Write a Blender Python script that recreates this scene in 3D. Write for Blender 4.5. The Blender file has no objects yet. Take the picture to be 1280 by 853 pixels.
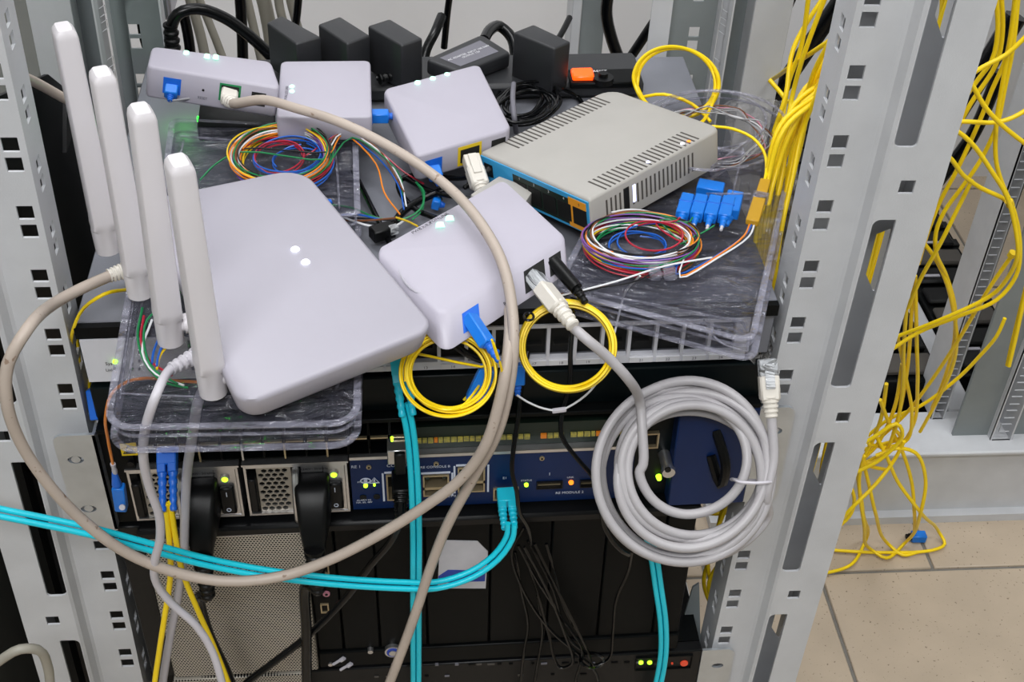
import bpy, bmesh, math, random
from mathutils import Vector, Matrix, Euler

random.seed(7)
scene = bpy.context.scene
COL = scene.collection
R = math.radians

# ------------------------------------------------------------------ camera
FPX = 1645.74
CAM_LOC = Vector((-0.02700387, -0.64186268, 1.2))
CAM_ROT = Euler((R(50.70821607), R(-2.55766946), R(-4.64269767)), 'XYZ')
CAM_M = CAM_ROT.to_matrix()
cam_data = bpy.data.cameras.new('camera')
cam_data.sensor_width = 36.0
cam_data.lens = FPX / 1280 * 36.0
cam_data.clip_start = 0.01
cam = bpy.data.objects.new('camera', cam_data)
cam.location = CAM_LOC
cam.rotation_euler = CAM_ROT
COL.objects.link(cam)
scene.camera = cam

# ------------------------------------------------------------------ world, lights, exposure
world = bpy.data.worlds.new('room_light')
world.use_nodes = True
world.node_tree.nodes['Background'].inputs[0].default_value = (0.93, 0.96, 1.0, 1)
world.node_tree.nodes['Background'].inputs[1].default_value = 0.12
scene.world = world
def area_light(name, loc, target, sx, sy, power, col=(1, 1, 1)):
    l = bpy.data.lights.new(name, 'AREA')
    l.shape = 'RECTANGLE'; l.size = sx; l.size_y = sy; l.energy = power; l.color = col
    o = bpy.data.objects.new(name, l)
    o.location = loc
    o.rotation_euler = (Vector(target) - Vector(loc)).to_track_quat('-Z', 'Y').to_euler()
    COL.objects.link(o)
    return o
area_light('ceiling_lamp', (-0.3, 0.5, 2.75), (-0.2, 0.75, 0), 1.2, 0.5, 17.5, (0.985, 0.992, 1.0))
area_light('ceiling_lamp', (0.9, -0.5, 2.75), (0.7, -0.2, 0), 1.2, 0.5, 14.5, (0.985, 0.992, 1.0))
area_light('ceiling_lamp', (-0.4, -1.7, 2.75), (-0.1, -0.2, 0.5), 1.4, 0.6, 44, (0.985, 0.992, 1.0))
scene.view_settings.view_transform = 'Standard'
scene.view_settings.look = 'None'
scene.view_settings.gamma = 1.0
scene.view_settings.use_curve_mapping = False
scene.view_settings.exposure = 0.22

# ------------------------------------------------------------------ geometry helpers
def ray(px, py):
    return CAM_M @ Vector(((px - 640) / FPX, -(py - 426.5) / FPX, -1.0))
def V(px, py, y=None, z=None, x=None):
    """point of the place seen at a pixel, on the plane of the given depth, height or side"""
    d = ray(px, py)
    if z is not None: t = (z - CAM_LOC.z) / d.z
    elif x is not None: t = (x - CAM_LOC.x) / d.x
    else: t = (y - CAM_LOC.y) / d.y
    return CAM_LOC + d * t
def srgb(h):
    h = h.lstrip('#')
    o = []
    for i in (0, 2, 4):
        c = int(h[i:i + 2], 16) / 255
        o.append(c / 12.92 if c <= 0.04045 else ((c + 0.055) / 1.055) ** 2.4)
    return (*o, 1.0)

class Frame:
    def __init__(s, origin, rot=(0, 0, 0)):
        s.m = Matrix.Translation(origin) @ Euler(rot, 'XYZ').to_matrix().to_4x4()
        s.i = s.m.inverted()
    def l(s, px, py, y=0.0):
        """local (x, z) where the pixel's ray meets the local plane y"""
        o = s.i @ CAM_LOC; d = s.i.to_3x3() @ ray(px, py)
        p = o + d * ((y - o.y) / d.y)
        return p.x, p.z
    def lz(s, px, py, z=0.0):
        o = s.i @ CAM_LOC; d = s.i.to_3x3() @ ray(px, py)
        p = o + d * ((z - o.z) / d.z)
        return p.x, p.y
ID = Frame((0, 0, 0))

class MB:
    def __init__(s, m=None):
        s.v = []; s.f = []; s.m = m
    def add(s, vs, fs):
        b = len(s.v)
        s.v += [Vector(p) for p in vs]
        s.f += [tuple(b + i for i in f) for f in fs]
        return s
    def box(s, x0, x1, y0, y1, z0, z1, b=0.0):
        if b <= 0:
            vs = [(x, y, z) for z in (z0, z1) for y in (y0, y1) for x in (x0, x1)]
            return s.add(vs, [(0, 2, 3, 1), (4, 5, 7, 6), (0, 1, 5, 4), (2, 6, 7, 3), (0, 4, 6, 2), (1, 3, 7, 5)])
        # chamfered box
        vs = []; idx = {}
        for i, x in enumerate((x0, x1)):
            for j, y in enumerate((y0, y1)):
                for k, z in enumerate((z0, z1)):
                    sx, sy, sz = (1 - 2 * i), (1 - 2 * j), (1 - 2 * k)
                    for a in range(3):
                        p = [x + sx * b, y + sy * b, z + sz * b]
                        p[a] = (x, y, z)[a]
                        idx[(i, j, k, a)] = len(vs); vs.append(p)
        g = lambda i, j, k, a: idx[(i, j, k, a)]
        fs = []
        for i in (0, 1):
            q = [g(i, 0, 0, 0), g(i, 1, 0, 0), g(i, 1, 1, 0), g(i, 0, 1, 0)]
            fs.append(q if i else q[::-1])
            q = [g(0, i, 0, 1), g(1, i, 0, 1), g(1, i, 1, 1), g(0, i, 1, 1)]
            fs.append(q[::-1] if i else q)
            q = [g(0, 0, i, 2), g(1, 0, i, 2), g(1, 1, i, 2), g(0, 1, i, 2)]
            fs.append(q if i else q[::-1])
        for i in (0, 1):
            for j in (0, 1):
                fs.append((g(i, j, 0, 0), g(i, j, 1, 0), g(i, j, 1, 1), g(i, j, 0, 1)))
                fs.append((g(i, 0, j, 0), g(i, 1, j, 0), g(i, 1, j, 2), g(i, 0, j, 2)))
                fs.append((g(0, i, j, 1), g(1, i, j, 1), g(1, i, j, 2), g(0, i, j, 2)))
        for i in (0, 1):
            for j in (0, 1):
                for k in (0, 1):
                    fs.append((g(i, j, k, 0), g(i, j, k, 1), g(i, j, k, 2)))
        return s.add(vs, fs)
    def loft(s, loops, cap0=True, cap1=True, close=True):
        n = len(loops[0]); vs = [p for l in loops for p in l]; fs = []
        for a in range(len(loops) - 1):
            for i in range(n if close else n - 1):
                j = (i + 1) % n
                fs.append((a * n + i, a * n + j, (a + 1) * n + j, (a + 1) * n + i))
        if cap0: fs.append(tuple(range(n))[::-1])
        if cap1: fs.append(tuple((len(loops) - 1) * n + i for i in range(n)))
        return s.add(vs, fs)
    def cyl(s, p0, p1, r0, r1=None, n=12, cap=True):
        r1 = r0 if r1 is None else r1
        p0 = Vector(p0); p1 = Vector(p1); d = (p1 - p0).normalized()
        u = d.orthogonal().normalized(); w = d.cross(u)
        L = [[p + (u * math.cos(2 * math.pi * i / n) + w * math.sin(2 * math.pi * i / n)) * r for i in range(n)] for p, r in ((p0, r0), (p1, r1))]
        return s.loft(L, cap, cap)
    def tube(s, pts, r, n=8, closed=False):
        pts = [Vector(p) for p in pts]; m = len(pts); loops = []
        up = None
        for i in range(m):
            if closed: d = pts[(i + 1) % m] - pts[i - 1]
            else: d = pts[min(i + 1, m - 1)] - pts[max(i - 1, 0)]
            if d.length < 1e-9: d = Vector((0, 0, 1))
            d.normalize()
            if up is None: up = d.orthogonal().normalized()
            up = (up - d * up.dot(d))
            up = up.normalized() if up.length > 1e-6 else d.orthogonal().normalized()
            w = d.cross(up)
            rr = r(i / (m - 1)) if callable(r) else r
            loops.append([pts[i] + (up * math.cos(2 * math.pi * k / n) + w * math.sin(2 * math.pi * k / n)) * rr for k in range(n)])
        if closed: loops.append(loops[0]); return s.loft(loops, False, False)
        return s.loft(loops)
    def plate(s, outer, holes, t, fn):
        """flat sheet with real holes: 2-D loops, thickness t, fn(u, v, w) maps to 3-D"""
        bm = bmesh.new(); es = []; loops = [outer] + holes
        for lp in loops:
            vs = [bm.verts.new((p[0], p[1], 0)) for p in lp]
            es += [bm.edges.new((vs[i], vs[(i + 1) % len(vs)])) for i in range(len(vs))]
        bmesh.ops.triangle_fill(bm, use_beauty=True, use_dissolve=False, edges=es)
        bm.verts.index_update()
        flat = [v.co.copy() for v in bm.verts]; n = len(flat)
        tri = [[v.index for v in f.verts] for f in bm.faces]
        for k in range(len(tri)):
            f = tri[k]; a, b, c = (flat[i] for i in f)
            if (b - a).cross(c - a).z < 0: tri[k] = f[::-1]
        vs = [fn(p.x, p.y, 0) for p in flat] + [fn(p.x, p.y, t) for p in flat]
        fs = [tuple(f) for f in tri] + [tuple(i + n for i in f[::-1]) for f in tri]
        b = 0
        for lp in loops:
            m = len(lp)
            for i in range(m):
                j = (i + 1) % m
                fs.append((b + i, b + j, n + b + j, n + b + i))
            b += m
        bm.free()
        return s.add(vs, fs)
    def mesh(s, name, smooth=40):
        me = bpy.data.meshes.new(name)
        vs = s.v if s.m is None else [s.m @ p for p in s.v]
        me.from_pydata([tuple(p) for p in vs], [], s.f)
        me.validate()
        bm = bmesh.new(); bm.from_mesh(me)
        bmesh.ops.recalc_face_normals(bm, faces=bm.faces)
        bm.to_mesh(me); bm.free()
        if smooth:
            for p in me.polygons: p.use_smooth = True
            me.set_sharp_from_angle(angle=R(smooth))
        return me
    def build(s, name, mat, parent=None, smooth=40, label=None):
        return link(name, s.mesh(name, smooth), mat, parent, label)

def link(name, me, mat, parent=None, label=None):
    if mat is not None and not me.materials: me.materials.append(M[mat])
    o = bpy.data.objects.new(name, me)
    COL.objects.link(o)
    if parent is not None: adopt(o, parent)
    if label: o['label'] = label
    return o
def wmat(o):
    m = o.matrix_basis.copy()
    if o.parent: m = wmat(o.parent) @ o.matrix_parent_inverse @ m
    return m
def adopt(o, parent):
    o.parent = parent
    o.matrix_parent_inverse = wmat(parent).inverted()
def thing(name, loc, label, cat, group=None):
    o = bpy.data.objects.new(name, None)
    o.empty_display_size = 0.02
    COL.objects.link(o); o.location = loc
    return tag(o, label, cat, group)
def tag(o, label, cat, group=None, kind=None):
    o['label'] = label; o['category'] = cat
    if group: o['group'] = group
    if kind: o['kind'] = kind
    return o
def struct(o, label=None):
    o['kind'] = 'structure'
    if label: o['label'] = label
    return o
def spline(pts, seg=None, closed=False):
    """centripetal-like Catmull-Rom through the points"""
    P = [Vector(p) for p in pts]; n = len(P); out = []
    for i in range(n if closed else n - 1):
        p1, p2 = P[i], P[(i + 1) % n]
        p0 = P[i - 1] if (closed or i > 0) else p1 * 2 - p2
        p3 = P[(i + 2) % n] if (closed or i + 2 < n) else p2 * 2 - p1
        k = seg or max(3, min(14, int((p2 - p1).length / 0.006)))
        t0 = 0; t1 = t0 + max((p1 - p0).length, 1e-6) ** .5; t2 = t1 + max((p2 - p1).length, 1e-6) ** .5; t3 = t2 + max((p3 - p2).length, 1e-6) ** .5
        for a in range(k):
            t = t1 + (t2 - t1) * a / k
            A1 = p0 * ((t1 - t) / (t1 - t0)) + p1 * ((t - t0) / (t1 - t0))
            A2 = p1 * ((t2 - t) / (t2 - t1)) + p2 * ((t - t1) / (t2 - t1))
            A3 = p2 * ((t3 - t) / (t3 - t2)) + p3 * ((t - t2) / (t3 - t2))
            B1 = A1 * ((t2 - t) / (t2 - t0)) + A2 * ((t - t0) / (t2 - t0))
            B2 = A2 * ((t3 - t) / (t3 - t1)) + A3 * ((t - t1) / (t3 - t1))
            out.append(B1 * ((t2 - t) / (t2 - t1)) + B2 * ((t - t1) / (t2 - t1)))
    if not closed: out.append(P[-1])
    return out
def path(spec):
    """spec rows (px, py, Y) or (px, py, None, Z) or Vector -> points"""
    o = []
    for a in spec:
        if isinstance(a, Vector): o.append(a)
        elif len(a) == 3: o.append(V(a[0], a[1], y=a[2]))
        else: o.append(V(a[0], a[1], z=a[3]))
    # cords that leave the picture at the bottom go on hanging down
    last = spec[-1]
    if not isinstance(last, Vector) and last[1] > 855:
        d = (o[-1] - o[-2]).normalized()
        o += [o[-1] + d * .04 + Vector((0, 0, -.03)), o[-1] + d * .05 + Vector((0, .005, -.20))]
    return o
def cable(name, spec, r, mat, label, cat='cable', group=None, n=8, parent=None):
    b = MB(); b.tube(spline(path(spec)), r, n)
    o = b.build(name, mat, parent, smooth=60)
    if parent is None: tag(o, label, cat, group)
    return o
def rrect(x0, x1, y0, y1, r, n=4, rs=None):
    """rounded rectangle loop, counter-clockwise; rs = radius of each corner"""
    rs = rs or (r, r, r, r); o = []
    for (cx, cy, a0, q) in ((x0, y0, 180, rs[0]), (x1, y0, 270, rs[1]), (x1, y1, 0, rs[2]), (x0, y1, 90, rs[3])):
        sx = 1 if cx == x0 else -1; sy = 1 if cy == y0 else -1
        if q <= 1e-6: o.append((cx, cy)); continue
        for k in range(n + 1):
            a = R(a0 + 90 * k / n)
            o.append((cx + sx * q + q * math.cos(a), cy + sy * q + q * math.sin(a)))
    return o
def hexagon(cx, cy, r):
    return [(cx + r * math.cos(R(60 * k + 30)), cy + r * math.sin(R(60 * k + 30))) for k in range(6)]
def circle(cx, cy, rx, ry=None, n=12):
    ry = ry or rx
    return [(cx + rx * math.cos(2 * math.pi * k / n), cy + ry * math.sin(2 * math.pi * k / n)) for k in range(n)]
def lettering(txt, size, m, mat, parent, ax='CENTER'):
    """flat print: m maps the text plane (x right, y up) into the place"""
    cu = bpy.data.curves.new('lettering', 'FONT'); cu.body = txt; cu.size = size; cu.align_x = ax; cu.align_y = 'CENTER'
    cu.resolution_u = 2; cu.extrude = 0.00004
    t = bpy.data.objects.new('lettering', cu)
    me = bpy.data.meshes.new_from_object(t)
    bpy.data.objects.remove(t); bpy.data.curves.remove(cu)
    me.transform(m)
    me.materials.clear()
    return link('lettering', me, mat, parent)
def axes(o, ex, ey):
    """matrix with text x along ex, text y along ey at o"""
    ex = Vector(ex).normalized(); ey = Vector(ey); ey = (ey - ex * ey.dot(ex)).normalized(); ez = ex.cross(ey)
    m = Matrix((ex, ey, ez)).transposed().to_4x4(); m.translation = Vector(o)
    return m

# ------------------------------------------------------------------ materials
M = {}
def mat(name, col, rough=0.5, metal=0.0, var=0.0, vscale=40, bump=0.0, bscale=300, emit=0.0, ecol=None, spec=0.5, col2=None, speck=None):
    m = bpy.data.materials.new(name); m.use_nodes = True
    nt = m.node_tree; b = nt.nodes['Principled BSDF']
    c = srgb(col) if isinstance(col, str) else (*col, 1)
    b.inputs['Base Color'].default_value = c
    b.inputs['Roughness'].default_value = rough
    b.inputs['Metallic'].default_value = metal
    b.inputs['Specular IOR Level'].default_value = spec
    tc = nt.nodes.new('ShaderNodeTexCoord')
    if var > 0 or col2:
        nz = nt.nodes.new('ShaderNodeTexNoise'); nz.inputs['Scale'].default_value = vscale; nz.inputs['Detail'].default_value = 5
        nt.links.new(tc.outputs['Object'], nz.inputs['Vector'])
        rp = nt.nodes.new('ShaderNodeValToRGB')
        c2 = srgb(col2) if col2 else tuple(min(1, x * (1 + var)) for x in c[:3]) + (1,)
        c1 = c if col2 else tuple(x * (1 - var) for x in c[:3]) + (1,)
        rp.color_ramp.elements[0].color = c1; rp.color_ramp.elements[0].position = 0.35
        rp.color_ramp.elements[1].color = c2; rp.color_ramp.elements[1].position = 0.65
        nt.links.new(nz.outputs['Fac'], rp.inputs['Fac'])
        out = rp.outputs['Color']
        if speck:
            n2 = nt.nodes.new('ShaderNodeTexNoise'); n2.inputs['Scale'].default_value = speck[1]; n2.inputs['Detail'].default_value = 2
            nt.links.new(tc.outputs['Object'], n2.inputs['Vector'])
            r2 = nt.nodes.new('ShaderNodeValToRGB')
            r2.color_ramp.elements[0].position = speck[2]; r2.color_ramp.elements[0].color = (0, 0, 0, 1)
            r2.color_ramp.elements[1].position = speck[2] + 0.06; r2.color_ramp.elements[1].color = (1, 1, 1, 1)
            nt.links.new(n2.outputs['Fac'], r2.inputs['Fac'])
            mx = nt.nodes.new('ShaderNodeMix'); mx.data_type = 'RGBA'
            nt.links.new(r2.outputs['Color'], mx.inputs[0]); nt.links.new(out, mx.inputs[6]); mx.inputs[7].default_value = srgb(speck[0])
            out = mx.outputs[2]
        nt.links.new(out, b.inputs['Base Color'])
    if bump > 0:
        n3 = nt.nodes.new('ShaderNodeTexNoise'); n3.inputs['Scale'].default_value = bscale; n3.inputs['Detail'].default_value = 3
        nt.links.new(tc.outputs['Object'], n3.inputs['Vector'])
        bp = nt.nodes.new('ShaderNodeBump'); bp.inputs['Strength'].default_value = bump; bp.inputs['Distance'].default_value = 0.001
        nt.links.new(n3.outputs['Fac'], bp.inputs['Height']); nt.links.new(bp.outputs['Normal'], b.inputs['Normal'])
    if emit > 0:
        b.inputs['Emission Color'].default_value = srgb(ecol or col)
        b.inputs['Emission Strength'].default_value = emit
    M[name] = m
    return m
def clear(name, col, fac, rough=0.12):
    """thin clear plastic sheet: mostly see-through, partly glossy"""
    m = bpy.data.materials.new(name); m.use_nodes = True
    nt = m.node_tree; b = nt.nodes['Principled BSDF']; out = nt.nodes['Material Output']
    b.inputs['Base Color'].default_value = srgb(col); b.inputs['Roughness'].default_value = rough
    b.inputs['Specular IOR Level'].default_value = 1.0
    tr = nt.nodes.new('ShaderNodeBsdfTransparent'); tr.inputs[0].default_value = (0.97, 0.97, 0.985, 1)
    mx = nt.nodes.new('ShaderNodeMixShader'); mx.inputs[0].default_value = fac
    nz = nt.nodes.new('ShaderNodeTexNoise'); nz.inputs['Scale'].default_value = 30; nz.inputs['Detail'].default_value = 3; nz.inputs['Distortion'].default_value = 1.2
    tc = nt.nodes.new('ShaderNodeTexCoord'); mp = nt.nodes.new('ShaderNodeMapping'); mp.inputs['Scale'].default_value = (0.8, 1.6, 3.0); nt.links.new(tc.outputs['Object'], mp.inputs['Vector']); nt.links.new(mp.outputs[0], nz.inputs['Vector'])
    bp = nt.nodes.new('ShaderNodeBump'); bp.inputs['Strength'].default_value = 0.9; bp.inputs['Distance'].default_value = 0.03
    nt.links.new(nz.outputs['Fac'], bp.inputs['Height']); nt.links.new(bp.outputs['Normal'], b.inputs['Normal'])
    nt.links.new(tr.outputs[0], mx.inputs[1]); nt.links.new(b.outputs[0], mx.inputs[2]); nt.links.new(mx.outputs[0], out.inputs[0])
    M[name] = m
mat('rack_paint', '#c4c6ca', 0.5, var=0.04, vscale=30, bump=0.12, bscale=900)
mat('rack_grey_shade', '#7f8688', 0.5, var=0.06, vscale=20, bump=0.1, bscale=900)  # dark grey parts; also shade painted onto the rear mounting strips
mat('wall_paint', '#ededf0', 0.8, var=0.03, vscale=4)
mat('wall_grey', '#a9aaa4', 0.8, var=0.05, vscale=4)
mat('tile', '#b9a995', 0.45, var=0.06, vscale=14, speck=('#7d6f5d', 260, 0.66))
mat('grout', '#77746e', 0.9, var=0.1, vscale=60)
mat('white_plastic', '#b1adba', 0.38, var=0.015, vscale=20, bump=0.06, bscale=1500)
mat('router_white', '#a9a6b1', 0.42, var=0.012, vscale=20, bump=0.05, bscale=1500)
mat('antenna_white', '#d8d4d8', 0.42, var=0.012, vscale=20)
mat('ivory', '#aca9a4', 0.5, var=0.02, vscale=30, bump=0.12, bscale=1800)
mat('slot_dark', '#4c4844', 0.8)
mat('cyan_panel', '#3aa0d8', 0.4, var=0.03)
mat('orange_print', '#f0a028', 0.5)
mat('black', '#060708', 0.4, spec=0.25)
mat('black_hole', '#040505', 0.7)
mat('black_plastic', '#0d0e10', 0.4, spec=0.25, var=0.08, vscale=60, bump=0.08, bscale=1500)
mat('black_cable', '#060709', 0.25, spec=0.3, var=0.1, vscale=60)
mat('cabinet_grey', '#4c4d48', 0.6)
mat('adapter_plastic', '#26272a', 0.45, spec=0.5, bump=0.08, bscale=1500)
mat('black_metal', '#07090a', 0.45, spec=0.12, var=0.1, vscale=30)
mat('navy_black', '#081012', 0.35, spec=0.15, var=0.1, vscale=30)
mat('grey_top', '#74767e', 0.5, var=0.05, vscale=25, bump=0.15, bscale=1200)
mat('blue_panel', '#082452', 0.42, spec=0.3, var=0.06, vscale=25)
mat('switch_white', '#d5d6de', 0.45, var=0.02)
mat('silver', '#c6c6c8', 0.28, metal=0.9, var=0.08, vscale=60)
mat('zinc', '#c4cad0', 0.33, metal=0.75, var=0.06, vscale=50)
mat('gold_metal', '#b8a888', 0.35, metal=0.7, var=0.08, vscale=80)
mat('grille', '#a9a399', 0.45, metal=0.4)
mat('label_yellow', '#e3c21a', 0.55)
mat('label_print', '#c9b94e', 0.6, col2='#8d8a52', vscale=400)
mat('label_white', '#d9d9dd', 0.6)
mat('paper', '#c9c8cf', 0.8, var=0.04, vscale=80)
mat('ink_blue', '#2a45a8', 0.6)
mat('ink_white', '#cfd6e6', 0.6)
mat('ink_grey', '#6e6d76', 0.6)
mat('ink_black', '#2a292e', 0.6)
mat('pcb', '#12241c', 0.5)
mat('beige_cable', '#b5a89d', 0.45, var=0.06, vscale=35, speck=('#8a7565', 180, 0.68))
mat('grey_cable', '#aeabae', 0.42, var=0.03, vscale=30)
mat('bg_cable', '#9b978c', 0.5, var=0.05)
mat('white_cable', '#cbc8d0', 0.38, var=0.02)
mat('ash_cable', '#b4b2bb', 0.35, var=0.03)
mat('plug_ivory', '#d8d3ca', 0.4)
mat('yellow_fibre', '#fbd80c', 0.4, var=0.04, vscale=30)
mat('aqua_fibre', '#14d0e6', 0.38, var=0.03, vscale=30)
mat('aqua_plug', '#1cc4de', 0.35)
mat('sc_blue', '#1377dc', 0.35, var=0.03)
mat('boot_blue', '#1565cf', 0.4)
mat('brown_yellow', '#c2941a', 0.45)
for nm, h in (('red', '#b3243a'), ('orange', '#ef8a1d'), ('green', '#17804a'), ('blue', '#1c5fc0'), ('white', '#e5e6ea'), ('brown', '#7a4a2c'), ('violet', '#7d4f9e'), ('pink', '#d88fa5'), ('dark', '#1c1c1f'), ('grey', '#9a9a9e'), ('yellow', '#e9c31c'), ('aqua', '#49b9bf')):
    mat('strand_' + nm, h, 0.35)
mat('led_green', '#b8f53a', 0.3, emit=2.2, ecol='#a6f52a')
mat('led_mint', '#c8f5e0', 0.3, emit=1.1, ecol='#a8ffd8')
mat('led_white', '#eef0ff', 0.3, emit=3.0, ecol='#eaf0ff')
mat('led_violet', '#cfd4ff', 0.3, emit=2.5, ecol='#c4ccff')
mat('led_orange', '#ff8a2a', 0.3, emit=1.6, ecol='#ff7a1a')
mat('led_red', '#b8402a', 0.4, emit=0.35, ecol='#d04020')
mat('rocker_orange', '#ff5a10', 0.3, emit=1.3, ecol='#ff4a08')
mat('led_deepgreen', '#10ff20', 0.3, emit=14, ecol='#10e018')
clear('clear_sheet', '#50515e', 0.24, 0.05)
clear('clear_rim', '#a9a9ba', 0.34, 0.10)
clear('clear_plug', '#e8ecf0', 0.5, 0.1)
clear('bag_film', '#bdbab6', 0.34, 0.1)
# perforated steel: fine holes far below picking size, as a procedural pattern
def perforated():
    m = mat('perforated', '#8c8880', 0.45, metal=0.3)
    nt = m.node_tree; b = nt.nodes['Principled BSDF']
    tc = nt.nodes.new('ShaderNodeTexCoord'); mp = nt.nodes.new('ShaderNodeMapping')
    mp.inputs['Scale'].default_value = (1 / 0.0023, 0, 1 / 0.002)
    nt.links.new(tc.outputs['Object'], mp.inputs['Vector'])
    sx = nt.nodes.new('ShaderNodeSeparateXYZ'); nt.links.new(mp.outputs[0], sx.inputs[0])
    def op(o, a, b_=None):
        n = nt.nodes.new('ShaderNodeMath'); n.operation = o
        for i, q in enumerate((a, b_)):
            if q is None: continue
            if isinstance(q, (int, float)): n.inputs[i].default_value = q
            else: nt.links.new(q, n.inputs[i])
        return n.outputs[0]
    row = op('FLOOR', sx.outputs[2]); odd = op('MULTIPLY', op('MODULO', row, 2.0), 0.5)
    fx = op('SUBTRACT', op('FRACT', op('ADD', sx.outputs[0], odd)), 0.5)
    fz = op('SUBTRACT', op('FRACT', sx.outputs[2]), 0.5)
    d = op('SQRT', op('ADD', op('MULTIPLY', fx, fx), op('MULTIPLY', fz, fz)))
    hole = op('LESS_THAN', d, 0.36)
    mx = nt.nodes.new('ShaderNodeMix'); mx.data_type = 'RGBA'
    nt.links.new(hole, mx.inputs[0]); mx.inputs[6].default_value = srgb('#bcb6ab'); mx.inputs[7].default_value = srgb('#191817')
    nt.links.new(mx.outputs[2], b.inputs['Base Color'])
perforated()

# ================================================================== THE SETTING
TILE = 0.281
fl = MB().box(-1.7, 1.85, -2.9, 1.35, -0.05, -0.003).build('floor', 'grout')
struct(fl, 'beige speckled floor tiles with grey joints')
tl = MB().box(0.0022, TILE - 0.0022, 0.0022, TILE - 0.0022, -0.006, 0.0, b=0.0012).mesh('tile')
j0 = V(1100, 714, z=0).y
xa = V(1167, 711, z=0).x; xb = V(1028, 728, z=0).x
for j in range(-5, 6):
    for i in range(-5, 8):
        ox = xa if j % 2 == 0 else xb
        o = link('tile', tl, 'tile')
        o.location = (ox + (i - 2) * TILE, j0 + j * TILE, 0)
        adopt(o, fl)
struct(MB().box(-1.7, 1.85, 1.25, 1.35, -0.05, 2.9).build('wall_back', 'wall_paint'), 'pale grey wall behind the rack')
struct(MB().box(1.75, 1.85, -2.9, 1.35, -0.05, 2.9).build('wall_right', 'wall_grey'), 'grey wall beyond the second rack')
struct(MB().box(-1.7, -1.6, -2.9, 1.35, -0.05, 2.9).build('wall_left', 'wall_grey'), 'grey wall to the left')

struct(MB().box(-1.7, 1.85, -2.9, -2.8, -0.05, 2.9).build('wall_front', 'wall_grey'), 'grey wall behind the viewer')
struct(MB().box(-1.7, 1.85, -2.9, 1.35, 2.88, 2.95).build('ceiling', 'wall_paint'), 'pale ceiling above the room')

# ================================================================== THE RACK
U = 0.04445
ZTOP = 0.8546            # height of the first U boundary used as reference
def pair_z(n): return ZTOP - n * U
rack = thing('equipment_rack', (0, 0.17, 0), 'light grey steel open rack holding the stacked network equipment', 'rack')
def front_post(s):
    b = MB()
    pz = [pair_z(n) for n in range(-2, 13)]
    sq = lambda cx, cz, a: [(cx - a, cz - a), (cx + a, cz - a), (cx + a, cz + a), (cx - a, cz + a)]
    # mounting face
    holes = []
    for z in pz:
        for dz in (-0.00635, 0.00635): holes.append(sq(0.2325, z + dz, 0.0046))
    b.plate([(0.224, 0), (0.253, 0), (0.253, 1.45), (0.224, 1.45)], holes, 0.0018, lambda u, v, w: (s * u, w, v))
    # side flange with its own holes
    holes = []
    for n in range(-2, 13):
        for dz in (0.0, 0.0125): holes.append(sq(0.0155, 0.8267 - n * U + dz, 0.0042))
    b.plate([(0.00182, 0), (0.032, 0), (0.032, 1.45), (0.00182, 1.45)], holes, 0.0018, lambda u, v, w: (s * (0.22405 + w), u, v))
    # bend, then the proud outer face with long slots and single square holes
    b.loft([[(s * 0.253, 0, 0), (s * 0.255, -0.0015, 0), (s * 0.2575, -0.0085, 0), (s * 0.2595, -0.010, 0)],
            [(s * 0.253, 0, 1.45), (s * 0.255, -0.0015, 1.45), (s * 0.2575, -0.0085, 1.45), (s * 0.2595, -0.010, 1.45)]], False, False, close=False)
    b.loft([[(s * 0.253, .0018, 0), (s * 0.2563, 0.0003, 0), (s * 0.2588, -0.0067, 0), (s * 0.2595, -0.0082, 0)],
            [(s * 0.253, .0018, 1.45), (s * 0.2563, 0.0003, 1.45), (s * 0.2588, -0.0067, 1.45), (s * 0.2595, -0.0082, 1.45)]], False, False, close=False)
    holes = []
    for k in range(-1, 5):
        zb = 0.819 - 0.1835 * k; zt = zb + 0.1335
        holes.append(rrect(0.2602, 0.2742, zb, zt, 0.005, 5, rs=(0.0045, 0.0028, 0.001, 0.0045)))
        holes.append(sq(0.275, zb - 0.027, 0.0046))
    b.plate([(0.2595, 0), (0.2965, 0), (0.2965, 1.45), (0.2595, 1.45)], holes, 0.0018, lambda u, v, w: (s * u, -0.010 + w, v))
    b.box(s * 0.29645, s * 0.2947, -0.00815, 0.045, 0, 1.45)
    # inner channel wall seen through the slots, with chamfered windows
    holes = []
    for k in range(-2, 5):
        zb = 0.819 - 0.1835 * k
        z1 = zb - 0.087; z0 = zb - 0.137
        holes.append([(0.2845, z0 + 0.014), (0.2925, z0), (0.2935, z0), (0.2935, z1), (0.2925, z1), (0.2845, z1 - 0.004)])
    if s > 0: b.plate([(0.232, 0), (0.2944, 0), (0.2944, 1.45), (0.232, 1.45)], holes, 0.0016, lambda u, v, w: (s * u, 0.034 + w, v))
    b.build('post', 'rack_paint', rack, smooth=30)
front_post(1); front_post(-1)
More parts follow.
